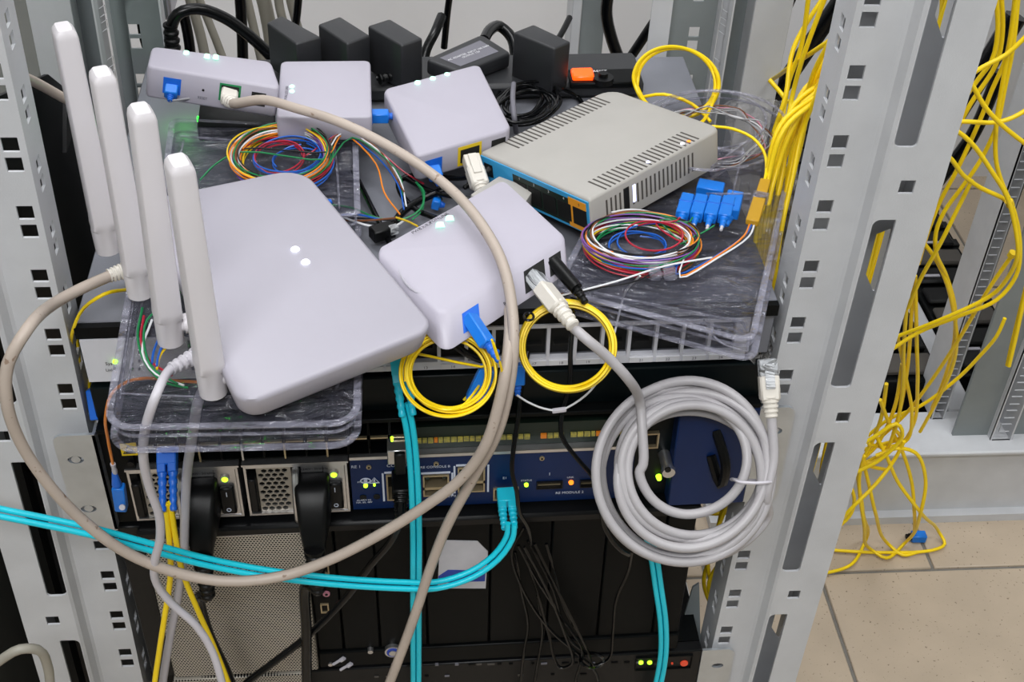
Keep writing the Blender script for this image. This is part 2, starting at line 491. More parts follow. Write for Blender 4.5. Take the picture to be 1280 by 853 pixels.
def rear_post(s):
    b = MB(); H = 1.45
    pz = [0.7022 + n * U for n in range(-6, 8)]
    sq = lambda cx, cz, a: [(cx - a, cz - a), (cx + a, cz - a), (cx + a, cz + a), (cx - a, cz + a)]
    if s > 0: b.box(s * 0.189, s * 0.2045, 0.348, 0.350, 0, H)
    b.box(s * 0.2045, s * 0.206, 0.348, 0.362, 0, H)
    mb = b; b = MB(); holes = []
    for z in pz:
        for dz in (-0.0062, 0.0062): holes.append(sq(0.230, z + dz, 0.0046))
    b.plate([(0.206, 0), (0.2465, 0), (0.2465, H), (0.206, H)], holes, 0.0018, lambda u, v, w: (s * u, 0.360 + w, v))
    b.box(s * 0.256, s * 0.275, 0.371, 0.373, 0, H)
    b.build('mounting_strip', 'rack_grey_shade', rack, smooth=30); b = mb  # same paint as the posts; shade of the recess put into the colour
    holes = []
    for z in pz:
        for dz in (-0.0062, 0.0062): holes.append(sq(0.0095, z + dz + 0.02, 0.0036))
    b.plate([(0, 0), (0.018, 0), (0.018, H), (0, H)], holes, 0.0018, lambda u, v, w: (s * (0.2465 + u * 0.45), 0.360 - u + w, v))
    b.box(s * 0.2546, s * 0.256, 0.342, 0.375, 0, H)
    b.box(s * 0.256, s * 0.275, 0.373, 0.375, 0, H)
    b.box(s * 0.2745, s * 0.276, 0.350, 0.375, 0, H)
    b.box(s * 0.2745, s * 0.3065, 0.348, 0.350, 0, H, b=0.0006)
    b.box(s * 0.305, s * 0.3065, 0.350, 0.39, 0, H)
    b.build('post', 'rack_paint', rack, smooth=30)
rear_post(1); rear_post(-1)
MB().box(-0.296, 0.296, -0.008, 0.03, 0.02, 0.07).build('cross_beam', 'rack_paint', rack)
MB().box(-0.306, 0.306, 0.35, 0.39, 0.02, 0.07).build('cross_beam', 'rack_paint', rack)
for s in (1, -1):
    MB().box(s * 0.268, s * 0.296, 0.03, 0.35, 0.02, 0.07).build('cross_beam', 'rack_paint', rack)

# second rack, standing behind on the right
rk2 = thing('equipment_rack', (1.0, 0.7, 0), 'light grey rack base and holed uprights standing beyond the yellow cables', 'rack')
yb = V(1160, 654, z=0).y
b = MB()
b.box(0.36, 1.5, yb, yb + 0.06, 0.0, 0.012)
b.box(0.36, 1.5, yb + 0.012, yb + 0.015, 0.012, 0.115)
b.box(0.36, 1.5, yb + 0.0, yb + 0.075, 0.115, 0.122, b=0.002)
b.build('base_beam', 'rack_paint', rk2)
def upright(x0, x1, y, z0, z1, w):
    b = MB(); cx = (x0 + x1) / 2
    holes = []
    z = z0 + 0.02
    while z < z1 - 0.02:
        holes.append([(cx - w, z - 0.006), (cx + w, z - 0.006), (cx + w, z + 0.006), (cx - w, z + 0.006)]); z += 0.0222
    b.plate([(x0, z0), (x1, z0), (x1, z1), (x0, z1)], holes, 0.002, lambda u, v, w_: (u, y + w_, v))
    b.box(x0, x0 + 0.002, y, y + 0.05, z0, z1)
    b.box(x1 - 0.002, x1, y, y + 0.05, z0, z1)
    b.build('upright', 'rack_paint', rk2)
xu = V(1248, 552, y=yb + 0.02).x
upright(xu - 0.011, xu + 0.016, yb + 0.02, 0.122, 1.5, 0.0065)
MB().box(xu - 0.055, xu - 0.011, yb + 0.03, yb + 0.034, 0.122, 1.5).build('side_plate', 'rack_grey_shade', rk2)
MB().box(xu + 0.016, xu + 0.7, yb + 0.03, yb + 0.034, 0.122, 1.5).build('side_plate', 'rack_grey_shade', rk2)
upright(xu - 0.072, xu - 0.055, yb + 0.06, 0.122, 1.2, 0.005)
x2 = V(1218, 545, z=0.10).x
b = MB(); b.box(x2 - 0.03, x2 + 0.004, yb + 0.075, 1.24, 0.09, 0.122, b=0.002)
b.build('side_beam', 'rack_paint', rk2)
b = MB(); b.box(x2 - 0.16, x2 - 0.13, yb + 0.075, 1.24, 0.03, 0.06, b=0.002)
b.build('side_beam', 'rack_grey_shade', rk2)

# ================================================================== RACK-MOUNTED EQUIPMENT
ROLL = R(-1.36)
def ring(b, x0, x1, z0, z1, w, y0, y1):
    """rectangular frame standing in the x-z plane"""
    return b.plate([(x0, z0), (x1, z0), (x1, z1), (x0, z1)],
                   [[(x0 + w, z0 + w), (x1 - w, z0 + w), (x1 - w, z1 - w), (x0 + w, z1 - w)]], y1 - y0, lambda u, v, t: (u, y0 + t, v))
def front_text(F, txt, px, py, size, mt, parent, y=-0.0032):
    x, z = F.l(px, py, y)
    lettering(txt, size, F.m @ axes((x, y, z), (1, 0, 0), (0, 0, 1)), mt, parent)
def led(F, px, py, r, mt, parent, y=-0.003, name='indicator_light'):
    x, z = F.l(px, py, y)
    b = MB(F.m); b.cyl((x, y + 0.003, z), (x, y - 0.0004, z), r, r * 0.8, 12)
    return b.build(name, mt, parent)

# ---- blue service router, two units high
FB = Frame((0, 0, 0.5253), (0, ROLL, 0))
blue = thing('service_router', (0, 0.1, 0.5253), 'dark blue two-unit rack router with two silver power supplies', 'network device')
b = MB(FB.m); b.box(-0.2155, 0.2155, 0.03, 0.30, 0.0, 0.088); b.build('chassis', 'black_metal', blue)
xp0 = FB.l(439, 600)[0]; xp1 = 0.139
b = MB(FB.m)
def rect(x0, x1, z0, z1): return [(x0, z0), (x1, z0), (x1, z1), (x0, z1)]
PORTS = {}
def prt(key, px0, py0, px1, py1):
    a = FB.l(px0, py1); c = FB.l(px1, py0)
    PORTS[key] = (min(a[0], c[0]), max(a[0], c[0]), min(a[1], c[1]), max(a[1], c[1]))
prt('console', 484, 589, 517, 622); prt('eth_a', 529, 590, 561, 617); prt('eth_b', 572, 580, 606, 612)
prt('mgmt', 616, 606, 648, 622); prt('usb_a', 670, 598, 703, 608); prt('usb_b', 724, 596, 757, 606)
b.plate(rect(xp0, xp1, 0, 0.0495), [rect(*PORTS[k]) for k in PORTS], 0.002, lambda u, v, w: (u, -0.002 + w, v))
b.build('front_panel', 'blue_panel', blue)
b = MB(FB.m); b.box(xp0, xp1, -0.004, 0.004, 0.0497, 0.0522); b.build('trim', 'silver', blue)
for k, (x0, x1, z0, z1) in PORTS.items():
    usb = k.startswith('usb')
    p = MB(FB.m)
    ring(p, x0, x1, z0, z1, 0.0011 if not usb else 0.0007, -0.0035, 0.012)
    if k in ('eth_a', 'eth_b'): p.box(x0, x1, -0.0035, 0.01, (z0 + z1) / 2 - 0.0035 , (z0 + z1) / 2 - 0.001)
    o = p.build('port', 'gold_metal' if not usb else 'black_plastic', blue)
    MB(FB.m).box(x0 + .0005, x1 - .0005, 0.009, 0.012, z0 + .0005, z1 - .0005).build('port_inside', 'black_hole', o)
    if k in ('eth_a', 'eth_b', 'console'):
        q = MB(FB.m)
        for sx in (x0 - 0.0028, x1 + 0.0016): q.box(sx, sx + 0.0013, -0.0028, 0.0, z0 - 0.001, z1 + 0.001)
        q.box(x0 - 0.001, x1 + 0.001, -0.0028, 0.0, z1 + 0.0012, z1 + 0.0024)
        q.build('port_outline', 'ink_white', o)
    if k == 'usb_a' or k == 'usb_b':
        MB(FB.m).box(x0 + 0.0008, x1 - 0.0012, -0.001, 0.009, z0 + 0.0012, z0 + 0.0022).build('contact_tongue', 'gold_metal', o)
    if k == 'eth_a' or k == 'eth_b':
        for q in (x0 + 0.002, x1 - 0.0045): MB(FB.m).box(q, q + 0.0025, -0.0038, 0.0, z1 - 0.003, z1 - 0.0012).build('port_light', 'pcb', o)
for (px, py) in ((461, 581), (545, 577), (677, 570)):
    x, z = FB.l(px, py); s_ = MB(FB.m); s_.cyl((x, 0, z), (x, -0.0032, z), 0.0021, 0.0017, 12); o = s_.build('screw', 'gold_metal', blue)
    MB(FB.m).cyl((x, -0.0028, z), (x, -0.0034, z), 0.0009, n=8).build('screw_socket', 'black_hole', o)
led(FB, 457, 608, 0.0018, 'led_green', blue); led(FB, 468, 607, 0.0010, 'led_green', blue)
led(FB, 658, 607, 0.0018, 'led_green', blue); led(FB, 714, 604, 0.0021, 'led_orange', blue)
for (px, py) in ((454, 619), (471, 618)):
    x, z = FB.l(px, py); MB(FB.m).cyl((x, 0, z), (x, -0.0028, z), 0.0024, n=12).build('jack', 'black_hole', blue)
front_text(FB, 'RE 1', 445, 584, 0.0036, 'ink_white', blue)
front_text(FB, 'CONSOLE', 500, 582, 0.0040, 'ink_white', blue)
front_text(FB, 'RE CONSOLE B', 544, 584, 0.0030, 'ink_white', blue)
front_text(FB, 'ETHERNET 0', 555, 621, 0.0030, 'ink_white', blue)
front_text(FB, 'B', 585, 620, 0.0036, 'ink_white', blue)
front_text(FB, 'E1', 631, 598, 0.0030, 'ink_white', blue)
front_text(FB, '1', 687, 593, 0.0040, 'ink_white', blue)
front_text(FB, 'RE MODULE 2', 712, 616, 0.0032, 'ink_white', blue)
front_text(FB, 'STATUS', 658, 601, 0.0022, 'ink_white', blue)
front_text(FB, 'LINK', 713, 597, 0.0022, 'ink_white', blue)
front_text(FB, 'STATUS', 453, 603, 0.0020, 'ink_white', blue)
front_text(FB, 'OK', 467, 602, 0.0020, 'ink_white', blue)
front_text(FB, 'ALARM IN\n10A, 60, 48V', 455, 627, 0.0022, 'ink_white', blue)
x, z = FB.l(457, 598); bb = MB(FB.m)
ringp = [Vector((x + 0.0034 * math.cos(a * math.pi / 8), -0.0026, z + 0.0022 * math.sin(a * math.pi / 8))) for a in range(16)]
bb.tube(ringp, 0.0005, 5, True); bb.cyl((x, -0.002, z), (x, -0.003, z), 0.0013, n=8)
x, z = FB.l(468, 598)
bb.tube([Vector((x - 0.0032, -0.0026, z - 0.002)), Vector((x + 0.0032, -0.0026, z - 0.002)), Vector((x, -0.0026, z + 0.003))], 0.0005, 5, True)
bb.box(x - .0004, x + .0004, -.003, -.002, z - .001, z + .001); bb.build('symbol', 'ink_white', blue)
# upper half: two rows of cages, the rest a card edge with printed labels
xs0 = FB.l(170, 570)[0]; xs1 = FB.l(514, 560)[0]
b = MB(FB.m); b.box(-0.2155, 0.166, 0.012, 0.03, 0.052, 0.088); b.build('card_face', 'navy_black', blue)
nx = 13; w = (xs1 - xs0) / nx
cg = MB(); ring(cg, 0.0002, w - 0.0002, 0, 0.0132, 0.0005, -0.002, 0.014); cg = cg.mesh('cage')
ci = MB().box(0.0004, w - 0.0004, 0.009, 0.0125, 0.0004, 0.0128).mesh('cage_inside')
for r_ in range(2):
    for k in range(nx):
        m = FB.m @ Matrix.Translation((xs0 + k * w, 0.0, 0.0535 + r_ * 0.0165))
        o = link('cage', cg, 'black_metal', None); o.matrix_basis = m; adopt(o, blue)
        i_ = link('cage_inside', ci, 'black_hole', None); i_.matrix_basis = m; adopt(i_, o)
ln = MB().box(0.0012, w - 0.0012, -0.0028, 0.0, 0, 0.0011).mesh('cage_spring')
for k in range(nx):
    o = link('cage_spring', ln, 'gold_metal'); o.matrix_basis = FB.m @ Matrix.Translation((xs0 + k * w, 0, 0.0676)); adopt(o, blue)
for k in (3, 5, 7, 9):
    MB(FB.m).box(xs0 + k * w - 0.0006, xs0 + k * w + 0.0006, -0.0035, 0.0, 0.0535, 0.0672).build('cage_divider', 'silver' if k == 5 else 'gold_metal', blue)
b = MB(FB.m); b.box(xs0, 0.166, -0.003, 0.012, 0.0855, 0.0872); b.build('trim', 'silver', blue)
b = MB(FB.m); b.box(xs1 + 0.004, 0.134, 0.002, 0.012, 0.0525, 0.072); b.build('card_edge', 'pcb', blue)
x = FB.l(522, 556)[0]; z = FB.l(560, 553)[1]; k = 0
random.seed(3)
while x < 0.128:
    wl = random.uniform(0.003, 0.0048)
    if not (0.066 < x < 0.072 or 0.088 < x < 0.092):
        MB(FB.m).box(x, x + wl - 0.0007, 0.0005, 0.002, 0.0585 + random.uniform(-.0003, .0003), 0.0622).build('label_strip', 'label_print' if k % 9 != 3 else 'strand_orange', blue)
    x += wl; k += 1
# little transceiver with latch in one cage
x0, z0 = FB.l(484, 566, -0.012); x1, z1 = FB.l(506, 530, -0.012)
o = MB(FB.m).box(x0, x1, -0.014, 0.004, 0.054, 0.0665, b=0.0006).build('transceiver', 'silver', blue)
led(FB, 490, 551, 0.0011, 'led_green', o, y=-0.015)
MB(FB.m).box(x0 + 0.0045, x1 - 0.0005, -0.0175, -0.013, 0.047, 0.066, b=0.001).build('latch', 'black_plastic', o)
# right end: tall blue bezel with dark handle, dark module with thumbscrew
b = MB(FB.m); b.box(0.139, 0.166, 0.0, 0.03, 0.0, 0.086, b=0.0008); b.build('module_face', 'navy_black', blue)
xe = FB.l(838, 560)[0]
b = MB(FB.m); b.box(xe, 0.2185, -0.012, 0.03, -0.0005, 0.0895, b=0.001); b.build('end_bezel', 'blue_panel', blue)
x, z = FB.l(835, 588, -0.016)
o = MB(FB.m); o.cyl((x, 0, z), (x, -0.016, z), 0.0042, n=16); o.cyl((x, -0.016, z), (x, -0.019, z), 0.0050, 0.0045, n=16); o = o.build('thumbscrew', 'silver', blue)
x, z = FB.l(835, 588, -0.0195); MB(FB.m).cyl((x, -0.0185, z), (x, -0.0197, z), 0.0022, n=10).build('screw_socket', 'black_hole', o)
led(FB, 824, 599, 0.0021, 'led_green', blue, y=-0.004)
x, z = FB.l(816, 548, -0.001)
o = MB(FB.m); ring(o, x - 0.007, x + 0.004, z - 0.008, z + 0.006, 0.0012, -0.003, 0.003); o.build('port', 'gold_metal', blue)
# V-shaped handle of black bar
h = [FB.l(897, 545, -0.016), FB.l(905, 575, -0.016), FB.l(899, 601, -0.016), FB.l(890, 575, -0.016)]
p_ = MB(FB.m); p_.tube(spline([Vector((h[0][0], -0.010, h[0][1])), Vector((h[1][0], -0.022, h[1][1])), Vector((h[2][0], -0.020, h[2][1])), Vector((h[3][0], -0.011, h[3][1]))]), 0.0035, 8)
p_.build('handle', 'black', blue)
# ears
def ear(s):
    e = MB(FB.m)
    x0, x1 = (0.2155, 0.2425)
    lp = rrect(x0, x1, -0.001, 0.0885, 0.006, 5, rs=(0.0005, 0.006, 0.006, 0.0005))
    holes = []
    for zc in (0.021, 0.067):
        holes.append([(0.2312 + 0.0052 * c, zc + 0.0033 * d) for c, d in [(math.cos(a * math.pi / 8), math.sin(a * math.pi / 8)) for a in range(16)]])
    e.plate(lp, holes, 0.0022, lambda u, v, w: (s * u, -0.0105 + w, v))
    e.box(s * 0.2155, s * 0.2175, -0.0105, 0.03, 0, 0.088)
    o = e.build('ear', 'zinc', blue)
    for zc in (0.021, 0.067):
        q = MB(FB.m); q.cyl((s * 0.2312, -0.003, zc), (s * 0.2312, -0.0102, zc), 0.0030, n=12); q.build('screw', 'zinc', o)
ear(1); ear(-1)
b = MB(FB.m); b.box(-0.2155, xs0 - 0.001, -0.004, 0.03, 0.0, 0.0885); b.build('end_bezel', 'black_metal', blue)
x, z = FB.l(161, 563, -0.005)
o = MB(FB.m).box(x - 0.0052, x + 0.0052, -0.0047, -0.0035, z - 0.0052, z + 0.0052).build('warning_label', 'label_yellow', blue)
t = MB(FB.m); t.tube([Vector((x - 0.0038, -0.0048, z - 0.003)), Vector((x + 0.0038, -0.0048, z - 0.003)), Vector((x, -0.0048, z + 0.0036))], 0.0006, 4, True)
t.box(x - 0.0022, x + 0.0022, -0.0051, -0.0046, z - 0.0026, z - 0.0006); t.build('symbol', 'ink_black', o)
x, z = FB.l(163, 580, -0.005); MB(FB.m).cyl((x, -0.003, z), (x, -0.0055, z), 0.002, n=10).build('screw', 'black_plastic', blue)
# power supplies
def psu(x0, x1, label):
    z0, z1 = 0.0015, 0.0485
    ps = bpy.data.objects.new('power_supply', None); COL.objects.link(ps); ps.location = FB.m @ Vector(((x0 + x1) / 2, 0, z0)); adopt(ps, blue); ps['label'] = label
    W = x1 - x0
    q = MB(FB.m); ring(q, x0, x1, z0, z1, 0.0016, -0.005, 0.02); q.box(x0 - 0.001, x1 + 0.001, -0.005, 0.004, z1, z1 + 0.0016); q.build('frame', 'silver', ps)
    gx0, gx1 = x0 + 0.008, x0 + 0.031
    q = MB(FB.m); holes = []; r_ = 0.0021; dx = 0.0046; dz = 0.0040; row = 0; zz = z0 + 0.0045
    while zz < z1 - 0.0035:
        xx = gx0 + 0.0028 + (dx / 2 if row % 2 else 0)
        while xx < gx1 - 0.0024: holes.append(hexagon(xx, zz, r_)); xx += dx
        zz += dz; row += 1
    q.plate(rect(gx0, gx1, z0 + 0.0018, z1 - 0.0018), holes, 0.0012, lambda u, v, w: (u, -0.003 + w, v))
    q.build('grille', 'grille', ps)
    MB(FB.m).box(x0 + .0016, x1 - .0016, 0.008, 0.012, z0 + .0016, z1 - .0016).build('dark_back', 'black_hole', ps)
    MB(FB.m).box(x0 + .0018, gx0 - 0.0005, -0.008, 0.006, z0 + 0.006, z1 - 0.010, b=0.001).build('latch', 'black_plastic', ps)
    hx = gx1 + 0.0035
    q = MB(FB.m); q.tube(spline([Vector((hx, 0.0, z1 - 0.003)), Vector((hx, -0.012, z1 - 0.006)), Vector((hx - 0.0005, -0.016, z0 + 0.022)), Vector((hx - 0.001, -0.012, z0 + 0.001)), Vector((hx - 0.001, 0.0, z0 - 0.001))]), 0.0024, 8)
    q.build('handle', 'silver', ps)
    q = MB(FB.m); sx0 = gx1 + 0.007; sx1 = x1 - 0.0165
    q.box(sx0, sx1, -0.0045, 0.004, z1 - 0.0075, z1 - 0.0018); o = q.build('name_plate', 'silver', ps)
    lettering('100-240V~ 50/60Hz', 0.0026, FB.m @ axes(((sx0 + sx1) / 2, -0.0047, z1 - 0.0046), (1, 0, 0), (0, 0, 1)), 'ink_black', o)
    q = MB(FB.m); ring(q, sx0 + 0.001, sx1, z0 + 0.008, z1 - 0.008, 0.0016, -0.006, 0.006); q.build('inlet', 'black_plastic', ps)
    q = MB(FB.m); q.box(x1 - 0.0160, x1 - 0.002, -0.0045, 0.004, z0 + 0.002, z1 - 0.002); q.build('switch_plate', 'silver', ps)
    q = MB(FB.m); q.box(x1 - 0.0142, x1 - 0.0040, -0.0085, -0.004, z0 + 0.0055, z1 - 0.0165, b=0.0012); o = q.build('rocker_switch', 'black_plastic', ps)
    cx = x1 - 0.0091; zc = z0 + 0.0105
    t = MB(FB.m); t.tube([Vector((cx + 0.0014 * math.cos(a * math.pi / 6), -0.0086, zc + 0.0014 * math.sin(a * math.pi / 6))) for a in range(12)], 0.00035, 5, True)
    t.box(cx - 0.0003, cx + 0.0003, -0.0089, -0.0083, z1 - 0.0235, z1 - 0.0195); t.build('symbol', 'ink_white', o)
    q = MB(FB.m); q.cyl((cx, -0.003, z1 - 0.0095), (cx, -0.0062, z1 - 0.0095), 0.0034, 0.003, 14); q.build('indicator_ring', 'grille', ps)
    q = MB(FB.m); q.cyl((cx, -0.005, z1 - 0.0095), (cx, -0.0068, z1 - 0.0095), 0.0026, 0.002, 14); q.build('indicator_light', 'led_green', ps)
    return (sx0 + sx1) / 2, (z0 + z1) / 2
px0a, px1a = FB.l(166, 615)[0], FB.l(302, 610)[0]
px0b, px1b = FB.l(309, 610)[0], FB.l(436, 605)[0]
inA = psu(px0a, px1a, 'silver power supply beside the yellow warning label')
inB = psu(px0b, px1b, 'silver power supply next to the blue panel')

# ---- white front network switch above, grey steel top cover
FS = Frame((0, 0, 0.6510), (0, R(-1.3), 0))
sw = thing('network_switch', (0, 0.15, 0.651), 'rack switch with white front, wide row of square ports and dark grey top cover', 'network device')
xl = FS.l(106, 450)[0]; xr = FS.l(933, 425)[0]
hz = 0.0335
b = MB(FS.m); b.box(-0.2185, 0.2185, 0.004, 0.335, -0.001, 0.0430, b=0.0008); b.build('cover', 'grey_top', sw)
pitch = 0.01735; np_ = 20
hx0 = xr - 0.0075 - np_ * pitch
b = MB(FS.m)
b.plate(rect(xl, xr, 0, hz), [rect(hx0 + k * pitch + 0.0011, hx0 + (k + 1) * pitch - 0.0011, 0.0065, hz - 0.0025) for k in range(np_)], 0.004, lambda u, v, w: (u, -0.002 + w, v))
b.build('front_panel', 'switch_white', sw)
pm = MB().box(0.0012, pitch - 0.0012, 0.0035, 0.0055, 0.0066, hz - 0.0026)
pm.box(0.004, pitch - 0.004, 0.0, 0.0036, 0.0145, 0.0165)
pm = pm.mesh('port')
lb = MB().box(0.001, pitch - 0.001, -0.003, -0.0018, 0.0008, 0.0048).mesh('port_label')
for k in range(np_):
    o = link('port', pm, 'black_hole'); o.matrix_basis = FS.m @ Matrix.Translation((hx0 + k * pitch, 0, 0)); adopt(o, sw)
    if k not in (8, 15):
        o2 = link('port_label', lb, 'label_white'); o2.matrix_basis = o.matrix_basis.copy(); adopt(o2, sw)
    if k > 7: lettering('%d' % (k + 5), 0.003, FS.m @ axes((hx0 + (k + .5) * pitch, -0.0032, 0.0028), (1, 0, 0), (0, 0, 1)), 'ink_grey', sw)
led(FS, 144, 453, 0.0019, 'led_green', sw); led(FS, 143, 461, 0.0009, 'ink_black', sw)
for (px, py) in ((165, 456), (165, 462), (174, 441), (174, 452), (174, 462)): led(FS, px, py, 0.0008, 'ink_grey', sw)
front_text(FS, 'Sys', 136, 455, 0.0034, 'ink_black', sw); front_text(FS, 'Link', 137, 463, 0.0030, 'ink_black', sw)
b = MB(FS.m); b.box(-0.2185, 0.2185, -0.001, 0.004, hz + 0.0005, 0.0425); b.build('gap_strip', 'black_metal', sw)

# ---- black blank unit between switch and blue router
FK = Frame((0, 0, 0.6175), (0, ROLL, 0))
bk = thing('blank_unit', (0, 0.1, 0.6175), 'plain black rack unit between white switch and blue router', 'network device')
b = MB(FK.m); b.box(-0.2145, 0.2145, 0.004, 0.30, 0.0, 0.0318); b.build('chassis', 'black_metal', bk)
b = MB(FK.m); b.box(-0.216, 0.216, -0.004, 0.004, 0.0012, 0.0300, b=0.001); b.build('front_panel', 'navy_black', bk)
b = MB(FK.m); b.box(-0.216, 0.216, -0.012, 0.006, -0.002, 0.0014, b=0.0006); b.build('lip', 'black_metal', bk)

# ---- black modular chassis below
FC = Frame((0, 0, 0.354), (0, ROLL, 0))
ch = thing('modular_chassis', (0, 0.1, 0.354), 'tall black chassis with perforated left door and plain black slot covers', 'network device')
cxs = [FC.l(p, 720)[0] for p in (388, 422, 470, 523, 532, 612, 686, 752, 823, 858)]
b = MB(FC.m); b.box(-0.212, cxs[-1] - 0.0002, 0.006, 0.22, 0.0, 0.168); b.build('chassis', 'black_metal', ch)
for k in range(len(cxs) - 1):
    MB(FC.m).box(cxs[k] + 0.0004, cxs[k + 1] - 0.0004, -0.004, 0.006, 0.019, 0.158, b=0.0009).build('slot_cover', 'black_metal', ch)
b = MB(FC.m); b.box(cxs[0], cxs[-1], -0.006, 0.006, 0.0, 0.018, b=0.001); b.build('lower_rail', 'black_metal', ch)
b = MB(FC.m); b.box(-0.2, cxs[-1], -0.012, 0.006, 0.159, 0.168, b=0.002); b.build('upper_rail', 'black_plastic', ch)
xm0 = FC.l(178, 655)[0]
b = MB(FC.m); b.box(xm0, cxs[0] - 0.001, -0.008, 0.006, 0.0, 0.158, b=0.001); b.build('perforated_door', 'perforated', ch)
b = MB(FC.m); b.box(xm0, cxs[0] - 0.001, -0.010, 0.004, 0.1582, 0.1595); b.build('trim', 'silver', ch)
b = MB(FC.m); b.box(-0.214, xm0, -0.006, 0.006, 0.0, 0.168, b=0.001); b.build('side_strip', 'black_plastic', ch)
# paper note with blue corner stuck on
def note():
    y = -0.0046
    P = [FC.l(*p, y) for p in ((547, 736), (607, 736), (610, 690), (597, 677), (550, 676))]
    q = MB(FC.m); q.plate(P, [], 0.0006, lambda u, v, w: (u, y + w, v)); o = q.build('paper_note', 'paper', ch, label='white paper note with a blue corner')
    P = [FC.l(*p, y - 0.0003) for p in ((548, 729), (606, 727), (607, 714), (560, 713), (548, 721))]
    q = MB(FC.m); q.plate(P, [], 0.0003, lambda u, v, w: (u, y - 0.0003 + w, v)); q.build('blue_print', 'ink_blue', o)
note()
x, z = FC.l(491, 814, -0.006)
o = MB(FC.m); o.cyl((x, 0, z), (x, -0.0075, z), 0.0062, n=20); o = o.build('push_button', 'silver', ch)
MB(FC.m).cyl((x, -0.007, z), (x, -0.0082, z), 0.0048, 0.0046, n=20).build('button_ring', 'ink_blue', o)
MB(FC.m).cyl((x, -0.008, z), (x, -0.0088, z), 0.0030, n=16).build('button_cap', 'silver', o)
for (px, py, r_) in ((463, 814, 0.0026), (413, 830, 0.0022)):
    x, z = FC.l(px, py, -0.006); o = MB(FC.m); o.cyl((x, 0, z), (x, -0.0075, z), r_, r_ * .8, 12); o.build('screw', 'silver', ch)
x, z = FC.l(408, 743, -0.005); o = MB(FC.m); o.cyl((x, 0, z), (x, -0.0055, z), 0.0026, n=14); o = o.build('jack', 'strand_pink', ch)
MB(FC.m).cyl((x, -0.005, z), (x, -0.0060, z), 0.0011, n=10).build('jack_hole', 'black_hole', o)
for (px, py) in ((406, 712), (406, 761)):
    x, z = FC.l(px, py, -0.005); o = MB(FC.m)
    ring(o, x - 0.003, x + 0.003, z - 0.005, z + 0.005, 0.0009, -0.0055, 0.0); o.build('port', 'gold_metal', ch)
for (px, py) in ((421, 826), (430, 833)):
    x, z = FC.l(px, py, -0.006); o = MB(FC.m); o.cyl((x - .003, -0.0065, z - .004), (x + .004, -0.0065, z + .002), 0.0012, n=8); o.cyl((x + .003, -0.007, z + .001), (x + .006, -0.007, z + .004), 0.0018, n=8); o.build('toggle', 'ash_cable', ch)

# ---- bottom black unit with indicator row
FD = Frame((0, 0, 0.262), (0, ROLL, 0))
bt = thing('indicator_unit', (0, 0.1, 0.262), 'black rack unit at the very bottom with green and red indicator lights', 'network device')
b = MB(FD.m); b.box(-0.216, 0.216, 0.004, 0.28, -0.02, 0.0885); b.build('chassis', 'black_metal', bt)
b = MB(FD.m); b.box(cxs[0] - 0.01, 0.2165, -0.006, 0.004, -0.02, 0.0885, b=0.001); b.build('front_panel', 'black_plastic', bt)
b = MB(FD.m); b.box(xm0, cxs[0] - 0.011, -0.008, 0.004, -0.02, 0.0885, b=0.001); b.build('perforated_panel', 'perforated', bt)
for (px, py, m_, r_) in ((801, 828, 'led_green', 0.0022), (812, 828, 'led_green', 0.0022), (855, 829, 'led_red', 0.0036), (820, 829, 'strand_dark', 0.0018), (840, 829, 'led_red', 0.001)):
    x, z = FD.l(px, py, -0.006); o = MB(FD.m); o.cyl((x, -0.004, z), (x, -0.0072, z), r_, r_ * .85, 12); o.build('indicator_light', m_, bt)
random.seed(5)
for k in range(26):
    px = 470 + k * 13 + random.uniform(-3, 3); py = 832 - (px - 470) * 0.012 + random.choice((0, 0, 14))
    x, z = FD.l(px, py, -0.006); wq = random.uniform(0.001, 0.003)
    MB(FD.m).box(x - wq, x + wq, -0.0068, -0.005, z - 0.0008, z + 0.0008).build('label_mark', random.choice(('ink_grey', 'black_metal', 'slot_dark')), bt)
b = MB(FD.m); x, z = FD.l(793, 838, -0.006); x1, z1 = FD.l(866, 818, -0.006); ring(b, x, x1, z, z1, 0.0006, -0.0075, -0.005); b.build('light_window', 'black_metal', bt)
e = MB(FD.m); e.plate(rrect(0.2165, 0.2425, 0.02, 0.0885, 0.006, 5, rs=(0.0005, 0.006, 0.006, 0.0005)), [circle(0.231, 0.068, 0.0048, 0.003)], 0.0022, lambda u, v, w: (u, -0.0065 + w, v)); e.build('ear', 'zinc', bt)
# grey side panel to the right of the chassis
sp = MB(); sp.plate([tuple(V(*p, y=0.03).xz) for p in ((842, 815), (876, 815), (874, 730), (866, 735))], [[tuple(V(*p, y=0.03).xz) for p in ((850, 779), (853, 791), (857, 791), (854, 778))]], 0.002, lambda u, v, w: (u, 0.03 + w, v))
tag(sp.build('side_bracket', 'rack_grey_shade'), 'grey slotted metal bracket right of the black chassis', 'bracket')

